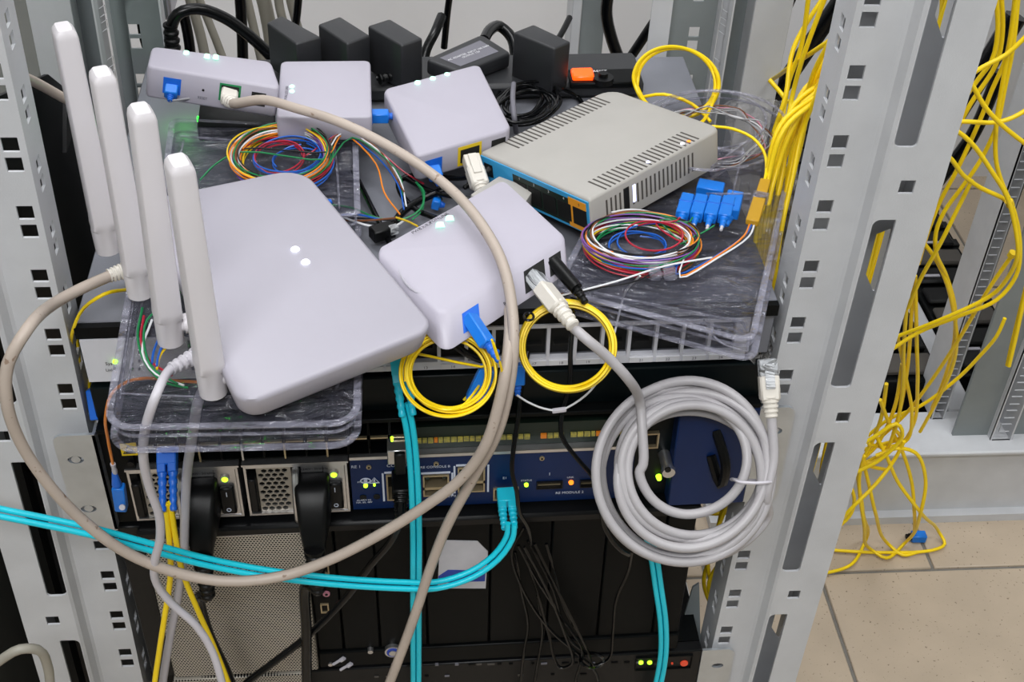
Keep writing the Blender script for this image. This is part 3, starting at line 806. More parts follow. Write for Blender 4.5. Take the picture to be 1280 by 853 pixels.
# ================================================================== DEVICES LYING ON TOP
class Slab:
    """flat device from its four top corners (front-left, front-right, back-right, back-left) and a thickness"""
    def __init__(s, c, h, rs, bev=0.0025, taper=0.0, n=5):
        s.c = [Vector(p) for p in c]; s.h = h; s.rs = rs; s.bev = bev; s.taper = taper; s.n = n
        ex = (s.c[1] - s.c[0]); ey = (s.c[3] - s.c[0])
        s.ez = ((s.c[1] - s.c[0]).cross(s.c[3] - s.c[0]) + (s.c[2] - s.c[1]).cross(s.c[2] - s.c[3]) * 1.0).normalized()
        if s.ez.z < 0: s.ez = -s.ez
        s.ex = ex.normalized(); s.ey = ey.normalized(); s.w = ex.length; s.d = ey.length
        s.mid = sum(s.c, Vector()) / 4
        s.base = s.mid - s.ez * h
    def top(s, u, v):
        return s.c[0] * (1 - u) * (1 - v) + s.c[1] * u * (1 - v) + s.c[2] * u * v + s.c[3] * (1 - u) * v
    def P(s, u, v, w=1.0):
        k = s.taper * (1 - w)
        u = 0.5 + (u - 0.5) * (1 - k); v = 0.5 + (v - 0.5) * (1 - k)
        return s.top(u, v) - s.ez * s.h * (1 - w)
    def loop(s, inset, w):
        iu = inset / s.w; iv = inset / s.d; o = []
        lp = rrect(0, 1, 0, 1, 0, s.n, rs=None)
        # rounded in real units
        W, D = s.w, s.d
        for (x, y) in rrect(inset, W - inset, inset, D - inset, 0, s.n, rs=tuple(max(q - inset, 0.0008) for q in s.rs)):
            o.append(s.P(x / W, y / D, w))
        return o
    def body(s, b=None):
        b = b or MB(); e = s.bev; h = s.h
        b.loft([s.loop(e, 0), s.loop(e * 0.3, e * 0.3 / h), s.loop(0, e / h), s.loop(0, 1 - e / h), s.loop(e * 0.3, 1 - e * 0.3 / h), s.loop(e, 1)])
        return b
    def frame(s, u, v, w, ex, ey):
        return axes(s.P(u, v, w), ex, ey)
    def fbox(s, u, w, bw, bh, out, back, side='front', b=0.0):
        """box set into a side face: centre (u, w), size bw x bh, sticking out / reaching back"""
        if side == 'front': o = s.P(u, 0, w); ex, ey = s.ex, -s.ey
        elif side == 'right': o = s.P(1, u, w); ex, ey = s.ey, s.ex
        elif side == 'left': o = s.P(0, u, w); ex, ey = -s.ey, -s.ex
        else: o = s.P(u, 1, w); ex, ey = -s.ex, s.ey
        nrm = ex.cross(s.ez); 
        if nrm.dot(ey) < 0: nrm = -nrm
        m = Matrix((ex, nrm, s.ez)).transposed().to_4x4(); m.translation = o
        q = MB(m); q.box(-bw / 2, bw / 2, -back, out, -bh / 2, bh / 2, b=b)
        return q
    def disc(s, u, v, r, up=0.0004, ex=1.0):
        p = s.top(u, v) ; q = MB(); n = 14
        L = []
        for dz, k in ((-0.0004, 1.0), (up, 1.0), (up * 1.2, 0.8)):
            L.append([p + s.ez * dz + s.ex * (r * k * ex * math.cos(2 * math.pi * i / n)) + s.ey * (r * k * math.sin(2 * math.pi * i / n)) for i in range(n)])
        return q.loft(L)
    def print(s, txt, u, v, size, mt, parent, ex=None, ey=None):
        lettering(txt, size, axes(s.top(u, v) + s.ez * 0.0003, ex or s.ex, ey or s.ey), mt, parent)

def quad(pts, zs):
    return [V(p[0], p[1], z=z) for p, z in zip(pts, zs)]

# ---- clear plastic splice trays
def clear_tray(label, c, h, r, lip=0.004, lid=True, extra=None):
    s = Slab(c, h, (r, r, r, r), n=6)
    t = thing('splice_tray', s.base, label, 'splice tray', 'clear plastic splice trays')
    b = MB(); b.loft([s.loop(0.0, 0.0), s.loop(-0.001, 1.0)], True, False); b.build('tray_shell', 'clear_sheet', t)
    if lid: MB().loft([s.loop(0.0, 0.98), s.loop(0.0008, 1.02)], True, True).build('lid', 'clear_sheet', t)
    for nm, w in (('rim', 1.0), ('rim', 0.0), ('ridge', 0.55)):
        q = MB(); off = -lip if nm == 'rim' else -0.0015
        q.loft([s.loop(0, w), s.loop(off, w), s.loop(off, w + 0.0012 / h), s.loop(0, w + 0.0012 / h), s.loop(0, w)], False, False)
        q.build(nm, 'clear_rim', t)
    return t, s
trayA, tA = clear_tray('clear plastic splice tray jutting out under the four-antenna router', quad([(139, 533), (441, 527), (447, 300), (176, 310)], (.7115, .7115, .7115, .7115)), 0.0165, 0.012)
trayB, tB = clear_tray('clear plastic tray at the back left under the coloured fibre coil', quad([(205, 268), (443, 268), (440, 163), (219, 153)], (.721,) * 4), 0.019, 0.004)
trayC, tC = clear_tray('clear plastic splice tray on the right under the ivory switch', quad([(700, 362), (936, 425), (985, 205), (800, 170)], (.715, .716, .712, .712)), 0.015, 0.008)
# curved clear fibre cassette behind it
cs = thing('fibre_cassette', V(880, 190, z=.705), 'clear round-ended fibre cassette with brown fibres right of the ivory switch', 'splice tray', 'clear plastic splice trays')
def oval(cx, cy, rx, ry, z, n=40, a0=0, a1=360):
    return [V(cx + rx * math.cos(R(a0 + (a1 - a0) * k / n)), cy + ry * math.sin(R(a0 + (a1 - a0) * k / n)), z=z) for k in range(n + (0 if a1 - a0 >= 360 else 1))]
L = [oval(890, 170, 95, 50, z) for z in (.706, .732)]
MB().loft(L, True, False).build('shell', 'clear_sheet', cs)
MB().tube(oval(890, 163, 97, 50, .732), 0.0011, 6, True).build('rim', 'clear_rim', cs)
MB().tube(oval(890, 172, 95, 50, .706), 0.0009, 6, True).build('rim', 'clear_rim', cs)
MB().tube(oval(888, 150, 70, 36, .727), 0.0009, 6, True).build('rim', 'clear_rim', cs)
random.seed(11)
for k in range(9):
    sp_ = [V(885 + (66 + random.uniform(-9, 14)) * math.cos(R(a)) + random.uniform(-3, 3), 172 + (34 + random.uniform(-6, 8)) * math.sin(R(a)), z=.709 + 0.0018 * k + random.uniform(0, .002)) for a in range(0, 360, 30)]
    MB().tube(spline(sp_, 4, True), 0.00055, 5, True).build('fibre', ('strand_grey', 'strand_brown', 'strand_grey', 'strand_pink', 'strand_white', 'strand_grey', 'strand_brown', 'strand_grey', 'strand_grey')[k], cs)
# loose clear film bag between the trays and the post
bag = MB()
bl = [[V(x, y, y=d) for (x, y, d) in row] for row in (
    [(905, 128, .30), (930, 270, .16), (935, 380, .06), (930, 440, .0)],
    [(940, 122, .29), (962, 262, .14), (958, 385, .05), (940, 450, -.004)],
    [(975, 125, .26), (980, 250, .12), (970, 390, .045), (952, 452, .0)],
    [(1000, 130, .23), (992, 260, .10), (975, 400, .04), (958, 455, .004)])]
rows = [spline(r_, 10) for r_ in bl]
cols = [spline(list(c_), 8) for c_ in zip(*rows)]
random.seed(41)
cols = [[p + Vector((random.uniform(-.0022, .0022), random.uniform(-.0022, .0022), random.uniform(-.0022, .0022))) for p in c_] for c_ in cols]
bag.loft(cols, False, False, close=False)
o = bag.build('film_bag', 'bag_film', smooth=25)
tag(o, 'crumpled clear plastic film hanging between splice tray and right post', 'plastic film')

# ---- big white router with four antennas
gq = quad([(299, 509), (547, 409), (378, 207), (172, 249)], (.739, .739, .738, .738))
G = Slab(gq, 0.019, (0.014, 0.012, 0.022, 0.012), bev=0.0035, taper=0.06, n=8)
wr = thing('wifi_router', G.base, 'large flat white wireless router with four upright antennas', 'router')
G.body().build('housing', 'router_white', wr, smooth=60)
b = G.disc(0, 0, 0.0028); wr_led = []
for (px, py) in ((369, 311), (382, 327)):
    p = V(px, py, z=.7392); q = MB(); q.cyl(p - Vector((0, 0, .0004)), p + Vector((0, 0, .0004)), 0.0026, 0.002, 14); q.build('indicator_light', 'led_white', wr)
antb = [(267, 492), (214, 428), (176, 369), (136, 314)]
antt = [(223, 200), (176, 135), (127, 89), (79, 33)]
for (bp, tp) in zip(antb, antt):
    p0 = V(*bp, z=.716)
    d_ = ray(*tp)
    # height at which the antenna's pixel ray passes the base's depth
    p1 = V(*tp, y=p0.y + 0.004)
    ax = (p1 - p0); Ln = ax.length; ax.normalize()
    hx = G.ey; u = (hx - ax * hx.dot(ax)).normalized(); w_ = ax.cross(u)
    def sect(t, a, c, k=2.6, n=16):
        o = []
        for i in range(n):
            q = 2 * math.pi * i / n; cs_, sn = math.cos(q), math.sin(q)
            o.append(p0 + ax * (t * Ln) + u * (a * math.copysign(abs(cs_) ** (2 / k), cs_)) + w_ * (c * math.copysign(abs(sn) ** (2 / k), sn)))
        return o
    a_ = MB()
    prof = [(0.0, .0060, .0060), (.006, .0076, .0076), (.12, .0080, .0080), (.135, .0084, .0076), (.17, .0088, .0072), (.6, .0086, .0068), (.965, .0084, .0064), (.985, .0080, .0058), (1.0, .0068, .0040)]
    a_.loft([sect(t, a, c, 2.0 if t < .125 else 6.0) for t, a, c in prof])
    o = a_.build('antenna', 'antenna_white', wr, smooth=35)
    # hinge stub between housing and antenna
    e0 = p0 + ax * (0.075 * Ln)
    side = G.P(0.03, (e0 - G.P(0, 0, .5)).dot(G.ey) / G.d, .45)
    st = MB(); st.cyl(side, side + (e0 - side) * 0.55, 0.0062, 0.0058, 14); st.cyl(side + (e0 - side) * 0.5, e0, 0.0045, 0.0042, 12)
    st.build('hinge', 'antenna_white', o)
    sc = e0 - w_ * 0.0072 if (e0 - w_ - CAM_LOC).length < (e0 + w_ - CAM_LOC).length else e0 + w_ * 0.0072
    MB().cyl(e0 - (e0 - sc) * 0.5, e0 + (sc - e0) * 1.02, 0.0010, n=8).build('pivot_pin', 'ash_cable', o)

# ---- white terminal box under the beige cable (nearest one)
def ont_leds(S, t, pts, r=0.0016, m_='led_mint'):
    for (u, v) in pts: S.disc(u, v, r, ex=1.4).build('indicator_light', m_, t)
def socket(S, t, u, w, bw, bh, side='front', m_='black_hole', name='socket', lab=None):
    return S.fbox(u, w, bw, bh, 0.0003, 0.004, side).build(name, m_, t, label=lab)
SA = Slab(quad([(552, 396), (709, 296), (629, 222), (468, 311)], (.728, .738, .742, .734)), 0.0235, (0.008, 0.005, 0.006, 0.006), bev=0.0028, n=6)
oa = thing('optical_terminal', SA.base, 'white network terminal box beneath the beige cable, beside the yellow fibre coils', 'terminal box', 'white optical terminal boxes')
SA.body().build('housing', 'white_plastic', oa, smooth=60)
lp = [V(px, py, z=.7378) for (px, py) in ((550, 281), (562, 273))]
for p in lp: MB().cyl(p + SA.ez * -0.002, p + SA.ez * 0.0012, 0.0030, 0.0024, 14).build('indicator_light', 'led_mint', oa)
for (tx, px, py) in (('PWR', 521, 291), ('TX/RX', 532, 285), ('PON', 543, 278), ('LINK', 555, 272)):
    lettering(tx, 0.0034, axes(V(px, py, z=.7378) + SA.ez * .0013, SA.ex, SA.ey), 'ink_black', oa)
socket(SA, oa, 0.21, 0.50, 0.0130, 0.012, m_='boot_blue', lab='blue fibre port')
socket(SA, oa, 0.715, 0.52, 0.017, 0.014); socket(SA, oa, 0.885, 0.5, 0.010, 0.012)
o = SA.fbox(0.50, 0.60, 0.002, 0.002, 0.0006, 0.002, b=0.0004).build('reset_button', 'white_plastic', oa)
lettering('RESET', 0.0032, axes(SA.P(0.5, 0, 0.33) - SA.ey * 0.0004, SA.ex, SA.ez), 'ink_black', oa)
# finger scoop on its left side: a grey line paints its shading
g0 = SA.P(0.0, 0.28, 0.93); g1 = SA.P(0.0, 0.72, 0.93)
q = MB(); q.tube(spline([g0 + SA.ex * .004 + SA.ez * .0012, g0.lerp(g1, .25) + SA.ex * .0004, g0.lerp(g1, .7) + SA.ex * .0004, g1 + SA.ex * .004 + SA.ez * .0012]), lambda t: 0.0003 + 0.0004 * math.sin(math.pi * t), 6)
q.build('scoop_shading', 'ash_cable', oa)

# ---- white square box in the middle (further back)
SC = Slab(quad([(520, 196), (640, 161), (599, 79), (478, 111)], (.736, .738, .742, .740)), 0.0205, (0.006, 0.006, 0.006, 0.006), bev=0.002, n=6)
oc = thing('optical_terminal', SC.base, 'white square box with three lights and a yellow socket, before the black adapters', 'terminal box', 'white optical terminal boxes')
SC.body().build('housing', 'white_plastic', oc, smooth=60)
for (px, py) in ((522, 103), (541, 98), (559, 93)):
    p = V(px, py, z=.7412); MB().cyl(p + SC.ez * -0.0015, p + SC.ez * 0.0006, 0.0024, 0.0020, 14).build('indicator_light', 'led_mint', oc)
o = socket(SC, oc, 0.555, 0.5, 0.0185, 0.0150, m_='label_yellow', name='socket', lab='yellow network socket')
SC.fbox(0.555, 0.5, 0.0145, 0.0100, 0.0008, 0.002).build('socket_inside', 'black_hole', o)
socket(SC, oc, 0.86, 0.55, 0.0110, 0.0085)
socket(SC, oc, 0.18, 0.45, 0.0130, 0.0110, m_='boot_blue', lab='blue fibre port')
SC.fbox(0.80, 0.5, 0.0, 0.0, 0, 0)

# ---- white square box with the edge towards us
SD = Slab(quad([(345, 146), (465, 146), (463, 75), (351, 76)], (.744,) * 4), 0.019, (0.003, 0.003, 0.005, 0.005), bev=0.0015, n=5)
od = thing('optical_terminal', SD.base, 'white square network box between the long socketed box and the three-light box', 'terminal box', 'white optical terminal boxes')
SD.body().build('housing', 'white_plastic', od, smooth=60)
for (px, py) in ((365, 108), (365, 114)):
    p = V(px, py, z=.7444); MB().cyl(p + SD.ez * -0.0015, p + SD.ez * 0.0005, 0.0020, 0.0017, 14).build('indicator_light', 'led_mint', od)
lettering('PON LOS LAN', 0.0030, axes(V(358, 116, z=.7446), (0, 1, 0), (-1, 0, 0)), 'ink_grey', od)
socket(SD, od, 0.25, 0.4, 0.009, 0.0085, side='right', m_='boot_blue', lab='blue fibre port')

# ---- long white box at the back left, sockets facing us
SE = Slab(quad([(184, 83), (351, 110), (339, 76), (190, 57)], (.762, .756, .758, .764)), 0.0225, (0.004, 0.004, 0.005, 0.005), bev=0.0018, n=5)
oe = thing('optical_terminal', SE.base, 'long white box at the back left with blue fibre plug in its front', 'terminal box', 'white optical terminal boxes')
SE.body().build('housing', 'white_plastic', oe, smooth=60)
for (px, py) in ((233, 65), (259, 69), (270, 70)):
    p = V(px, py, z=.763); MB().cyl(p + SE.ez * -0.002, p + SE.ez * 0.0006, 0.0022, 0.0018, 14).build('indicator_light', 'led_mint', oe)
socket(SE, oe, 0.195, 0.50, 0.0125, 0.0115, m_='boot_blue', lab='blue fibre port')
socket(SE, oe, 0.63, 0.58, 0.0150, 0.0125, m_='strand_green', lab='green-edged network socket')
SE.fbox(0.63, 0.58, 0.0125, 0.0100, 0.0006, 0.002).build('socket_inside', 'black_hole', oe)
socket(SE, oe, 0.845, 0.53, 0.0100, 0.0095)
o = SE.fbox(0.43, 0.53, 0.0018, 0.0018, 0.0004, 0.003, b=0.0004).build('reset_hole', 'black_hole', oe)
lettering('RESET', 0.0026, axes(SE.P(0.43, 0, 0.28) - SE.ey * 0.0004, SE.ex, SE.ez), 'ink_grey', oe)

# ---- ivory switch with vent slots and cyan port face
FBx = Frame(CAM_LOC + (Vector((.1247, .1491, .7005)) - CAM_LOC) * .978, (R(3.27), R(-8.46), R(-53.02)))
DW, DD, DH = .1101 * .978, .1298 * .978, .0285 * .978
iv = thing('ethernet_switch', FBx.m @ Vector((0, 0, 0)), 'ivory plastic switch with vent slots and a cyan port face', 'network switch')
b = MB(FBx.m)
def rl(x0, x1, y0, y1, z, rs, i=0): return [(x, y, z) for x, y in rrect(x0 + i, x1 - i, y0 + i, y1 - i, 0, 5, rs=rs)]
rsx = (0.0015, 0.0015, 0.008, 0.012)
b.loft([rl(-DW / 2, DW / 2, -DD / 2, DD / 2, z, rsx, i) for z, i in ((0, .001), (.0008, 0), (DH - .002, 0), (DH - .0006, .0006), (DH, .002))])
b.build('housing', 'ivory', iv, smooth=50)
# vent slots: grooves on top near both long sides and on the right side
vs = MB().box(-0.0082, 0.0082, -0.00075, 0.00075, -0.0004, 0.00012).mesh('vent_slot')
for sx, n, y0 in ((-1, 22, -0.043), (1, 22, -0.047)):
    for k in range(n):
        o = link('vent_slot', vs, 'slot_dark')
        o.matrix_basis = FBx.m @ Matrix.Translation((sx * (DW / 2 - 0.0098), y0 + k * 0.0042, DH)); adopt(o, iv)
vv = MB().box(-0.0004, 0.00012, -0.00075, 0.00075, -0.008, 0.006).mesh('vent_slot')
for k in range(21):
    if k in (4, 5): continue
    o = link('vent_slot', vv, 'slot_dark')
    o.matrix_basis = FBx.m @ Matrix.Translation((DW / 2, -0.049 + k * 0.0041, DH * 0.55)); adopt(o, iv)
MB(FBx.m).box(DW / 2 - 0.001, DW / 2 + 0.0003, -0.0335, -0.0285, 0.006, 0.0225).build('usb_socket', 'black_hole', iv)
MB(FBx.m).box(DW / 2 - 0.001, DW / 2 + 0.0003, -0.0250, -0.0225, 0.009, 0.0215).build('light_window', 'led_violet', iv)
for (px, py, m_) in ((810, 203, 'led_violet'), (853, 180, 'led_white'), (861, 177, 'led_orange')):
    x, y = FBx.lz(px, py, DH); o = MB(FBx.m); o.cyl((x, y, DH - .0005), (x, y, DH + .0006), 0.0016, 0.0012, 10); o.build('indicator_light', m_, iv)
b = MB(FBx.m); b.box(-DW / 2 + .0012, DW / 2 - .0012, -DD / 2 - .0008, -DD / 2 + .002, 0.0016, DH - .0022); fp = b.build('port_face', 'cyan_panel', iv)
MB(FBx.m).box(-DW / 2 + .0045, -DW / 2 + .0130, -DD / 2 - .0011, -DD / 2, .012, .0215).build('power_socket', 'black_hole', fp)
MB(FBx.m).box(-DW / 2 + .0148, -DW / 2 + .0280, -DD / 2 - .0030, -DD / 2, .0055, .0115).build('usb_socket', 'silver', fp)
MB(FBx.m).box(-DW / 2 + .034, DW / 2 - .004, -DD / 2 - .0010, -DD / 2, .0035, DH - .0055).build('port_block', 'pcb', fp)
MB(FBx.m).box(DW / 2 - .0195, DW / 2 - .0032, -DD / 2 - .0011, -DD / 2, .0025, DH - .0040).build('port_frame', 'orange_print', fp)
for k in range(5):
    x0 = -DW / 2 + .0352 + k * .0143
    o = MB(FBx.m); o.box(x0, x0 + .0122, -DD / 2 - .0014, -DD / 2, .0060, .0185); o.build('port', 'black_hole', fp)
    lettering('%d' % (k + 1), 0.0028, FBx.m @ axes((x0 + .006, -DD / 2 - .0013, .0212), (1, 0, 0), (0, 0, 1)), 'label_white' if k < 4 else 'ink_black', fp)
# ---- second ivory box mostly hidden below it
SI = Slab(quad([(588, 243), (640, 278), (668, 236), (624, 220)], (.722,) * 4), 0.012, (0.001,) * 4, bev=0.0008, n=2)
ob = thing('ethernet_switch', SI.base, 'small ivory box with cyan face wedged between the white box and the ivory switch', 'network switch')
SI.body().build('housing', 'ivory', ob)
SI.fbox(0.5, 0.5, SI.d * .7, 0.009, 0.0008, 0.001, 'front').build('port_face', 'cyan_panel', ob)

# ---- power strip and adapters at the back
ps = thing('power_strip', (0.02, 0.30, 0.697), 'long black power strip with glowing orange rocker switch', 'power strip')
FP = Frame((0.0, 0.285, 0.6965), (0, ROLL, 0))
xq = FP.lz(790, 110, 0.026)[0]
b = MB(FP.m); b.box(-0.13, 0.172, -0.022, 0.030, 0.0, 0.013, b=0.003); b.build('housing', 'adapter_plastic', ps)
x, y = FP.lz(728, 97, 0.0135)
MB(FP.m).box(x - .011, x + .013 + .03, y - .012, y + .011, 0.010, 0.0150, b=0.001).build('switch_plate', 'black_metal', ps)
MB(FP.m).box(x - .0085, x + .0085, y - .0075, y + .0075, 0.012, 0.0185, b=0.0012).build('rocker_switch', 'rocker_orange', ps)
x, y = FP.lz(754, 99, 0.0155)
o = MB(FP.m); o.cyl((x, y, .013), (x, y, .0175), .0085, .0080, 18); o.build('fuse_ring', 'black_plastic', ps)
o = MB(FP.m); o.cyl((x, y + .001, .013), (x, y + .001, .0205), .0040, .0036, 14); o.build('fuse_button', 'black_plastic', ps)
x, y = FP.lz(750, 89, 0.0155); lettering('RESET', 0.0042, FP.m @ axes((x, y, .0156), (1, 0, 0), (0, 1, 0)), 'label_white', ps)
x, y = FP.lz(727, 86, 0.0155); lettering('ON', 0.0035, FP.m @ axes((x, y, .0156), (1, 0, 0), (0, 1, 0)), 'label_white', ps)
adp = [('leftmost black block adapter standing on the power strip', [(370, 55), (402, 46), (352, 19), (333, 28)], .748),
       ('black block adapter, second from the left on the power strip', [(434, 55), (463, 44), (425, 20), (397, 30)], .748),
       ('black block adapter beside the flat brick, third from the left', [(502, 57), (529, 48), (487, 23), (459, 32)], .748),
       ('black block adapter standing next to the orange switch', [(693, 61), (714, 52), (667, 30), (641, 40)], .748)]
for lab, pts, z in adp:
    S = Slab(quad(pts, (z,) * 4), 0.038, (0.002,) * 4, bev=0.0016, n=3)
    t = thing('power_adapter', S.base, lab, 'power adapter', 'black adapters on the power strip')
    S.body().build('housing', 'adapter_plastic', t, smooth=50)
    q = S.base; MB().box(q.x - .006, q.x + .006, q.y - .005, q.y + .005, q.z - .006, q.z + .001).build('plug_base', 'black', t)
S = Slab(quad([(575, 90), (640, 66), (602, 42), (531, 74)], (.723, .724, .726, .725)), 0.0125, (0.004,) * 4, bev=0.002, n=4)
t = thing('power_adapter', S.base, 'flat black adapter brick with a grey rating label, lying between the blocks', 'power adapter', 'black adapters on the power strip')
S.body().build('housing', 'adapter_plastic', t, smooth=50)
lp = [S.P(u, v, 1) + S.ez * w for w in (0, .0003) for (u, v) in ((.14, .2), (.86, .2), (.86, .8), (.14, .8))]
o = MB().loft([lp[:4], lp[4:]]).build('rating_label', 'ink_grey', t)
lettering('AC ADAPTER  INPUT 100-240V\nOUTPUT 12V', 0.0030, axes(S.P(.5, .5, 1) + S.ez * .0005, S.ex, S.ey), 'label_white', o)

# ================================================================== CABLES AND PLUGS
CR = CAM_M @ Vector((1, 0, 0)); CU = CAM_M @ Vector((0, 1, 0))
def grp(name, loc, label, cat, group=None): return thing(name, loc, label, cat, group)
def wire(spec, r, m_, parent, name='cord', n=8, label=None):
    b = MB(); b.tube(spline(path(spec)), r, n); return b.build(name, m_, parent, smooth=60, label=label)
def obox(c, d, up, sx, sl, sz, m_, parent, name, bev=0.0006, t0=-.5, t1=.5):
    """box of length sl along d at centre c; width sx, thickness sz along up"""
    d = Vector(d).normalized(); up = Vector(up); up = (up - d * up.dot(d)).normalized(); x = d.cross(up)
    m = Matrix((x, d, up)).transposed().to_4x4(); m.translation = Vector(c)
    b = MB(m); b.box(-sx / 2, sx / 2, sl * t0, sl * t1, -sz / 2, sz / 2, b=bev)
    return b.build(name, m_, parent)
def boot(p0, p1, r0, r1, m_, parent, name='boot', ribs=0, n=12):
    p0 = Vector(p0); p1 = Vector(p1); b = MB(); k = max(2, ribs * 2 + 2); L = []
    d = (p1 - p0).normalized(); u = d.orthogonal().normalized(); w = d.cross(u)
    for i in range(k):
        t = i / (k - 1); r = r0 + (r1 - r0) * t
        if ribs and i % 2: r *= 0.84
        for tt in ((t,) if not ribs else (t, min(1, t + 0.6 / (k - 1)))):
            L.append([p0.lerp(p1, tt) + (u * math.cos(2 * math.pi * a / n) + w * math.sin(2 * math.pi * a / n)) * r for a in range(n)])
    b.loft(L); return b.build(name, m_, parent, smooth=30)
def rj45(tip, back, up, parent, body='plug_ivory', clearm='clear_plug', scale=1.0):
    """modular plug: clear nose from tip, moulded hood, ribbed strain relief towards back"""
    tip = Vector(tip); back = Vector(back); d = (back - tip); Ln = d.length; d.normalize()
    obox(tip + d * 0.006 * scale, d, up, 0.0115 * scale, 0.012 * scale, 0.008 * scale, clearm, parent, 'plug_nose')
    obox(tip + d * (0.010 * scale + Ln * 0.22), d, up, 0.0125 * scale, Ln * 0.45, 0.0095 * scale, body, parent, 'hood', 0.0014)
    boot(tip + d * (0.008 * scale + Ln * 0.42), back, 0.0058 * scale, 0.0042 * scale, body, parent, 'strain_relief', 4)
    obox(tip + d * (0.011 * scale), d, up, 0.006 * scale, 0.016 * scale, 0.0012, clearm, parent, 'latch_tab', 0.0003).location += Vector(up).normalized() * 0.0055 * scale

# ---- beige network cables
t = grp('network_cable', V(300, 118, y=.24), 'beige cable arching from the long white box over the middle white box and down', 'network cable')
pl0 = SE.P(0.63, 0, 0.55)
wire([pl0 - SE.ey * .006, pl0 - SE.ey * .018 + Vector((.004, 0, .004)), (330, 125, None, .764), (372, 136, None, .768), (420, 151, None, .768), (470, 174, None, .764), (525, 207, None, .757), (570, 243, None, .752), (606, 287, None, .749), (630, 335, None, .744), (640, 385, None, .730), (642, 430, -.055), (637, 480, -.065), (622, 540, -.07), (590, 600, -.07), (560, 655, -.07), (538, 710, -.07), (520, 765, -.072), (503, 812, -.074), (484, 862, -.076), (470, 900, -.08)], 0.0034, 'beige_cable', t)
obox(pl0 - SE.ey * .003, -SE.ey, SE.ez, .0115, .012, .0085, 'plug_ivory', t, 'plug_hood', .0012)
boot(pl0 - SE.ey * .008, pl0 - SE.ey * .018 + Vector((.004, 0, .004)), .0048, .0036, 'plug_ivory', t, 'strain_relief', 2)
t = grp('network_cable', V(150, 340, z=.715), 'thick beige cable looping wide round the left post and back up past the yellow coil', 'network cable')
pj = V(157, 338, z=.722)
wire([pj, (138, 345, None, .722), (110, 357, None, .724), (70, 378, None, .728), (34, 412, -.07), (10, 455, -.08), (8, 500, -.085), (24, 550, -.085), (60, 605, -.085), (108, 655, -.085), (160, 692, -.085), (220, 716, -.085), (285, 727, -.085), (350, 721, -.082), (410, 701, -.08), (470, 671, -.078), (530, 634, -.078), (575, 600, -.078), (606, 558, -.078), (622, 512, -.074), (632, 465, -.066), (637, 420, -.05), (637, 388, -.03), (632, 365, .0)], 0.0035, 'beige_cable', t)
boot(V(136, 345, z=.722), pj, .0044, .0056, 'plug_ivory', t, 'strain_relief', 4)
obox(pj + Vector((.006, .003, 0)), (1, .4, 0), (0, 0, 1), .0115, .014, .008, 'plug_ivory', t, 'plug_hood', .001)

# ---- long coil of grey cable with plugs at both ends
t = grp('cable_coil', V(858, 690, y=-.03), 'big coil of grey network cable hanging right of the blue router', 'cable coil')
cc = V(857, 591, y=-.052)
CN = CR.cross(CU)         # towards the viewer
def cp(px, py, out=0.0):
    d = ray(px, py).normalized(); n = (CAM_M @ Vector((0, 0, 1)))
    k = (cc + n * out - CAM_LOC).dot(n) / d.dot(n)
    return CAM_LOC + d * k
random.seed(21)
pl1 = SA.P(0.715, 0, 0.5)
pts = [pl1 - SA.ey * .034 - SA.ez * .008, V(700, 393, z=.708), V(728, 420, y=-.05), V(760, 447, y=-.054), V(785, 474, y=-.056), cp(800, 505, .014), cp(803, 540, .014), cp(804, 580, .013)]
rads = [60, 84, 104, 87, 98, 110, 91, 102, 80, 105, 84, 110]
cen = [(860, 582), (862, 588), (856, 592), (866, 586), (851, 597), (857, 591), (866, 583), (851, 598), (866, 588), (857, 590), (858, 600), (864, 588)]
a = 188
N = 206
for k in range(N):
    f = k / 18; i = int(f) % 12; j = min(i + 1, 11); q = f - int(f); q = min(1, max(0, (q - .25) * 2)); q = q * q * (3 - 2 * q)
    r_ = rads[i] * (1 - q) + rads[j] * q; cx = cen[i][0] * (1 - q) + cen[j][0] * q; cy = cen[i][1] * (1 - q) + cen[j][1] * q
    ang = R(a + 20 * k)
    out = 0.011 * math.sin(f * 2.6 + 0.8 * math.sin(ang + f)) - (r_ - 92) * 0.00012
    if k < 8: out = out * k / 8 + 0.012 * (1 - k / 8)
    pts.append(cp(cx + r_ * math.cos(ang) * 1.02, cy - r_ * math.sin(ang) * 1.02, out))
pts += [cp(958, 620, .010), cp(967, 575, .012), cp(966, 545, .013), cp(964, 520, .014)]
b = MB(); b.tube(spline(pts, 4), 0.0032, 9); b.build('cord', 'grey_cable', t, smooth=60)
tieb = MB(); tieb.tube(spline([cp(918, 600, .014), cp(926, 603, .020), cp(945, 604, .020), cp(962, 603, .016), cp(962, 602, -.008), cp(918, 600, -.008)], 5, True), 0.0011, 6, True)
tieb.build('tie', 'white_cable', t)
rj45(pl1 + SA.ey * .002, pl1 - SA.ey * .036 - SA.ez * .009, SA.ez, t)
e1 = cp(964, 522, .014); e0 = cp(959, 449, .016)
rj45(e0, e1, CAM_M @ Vector((0, 0, 1)), t)

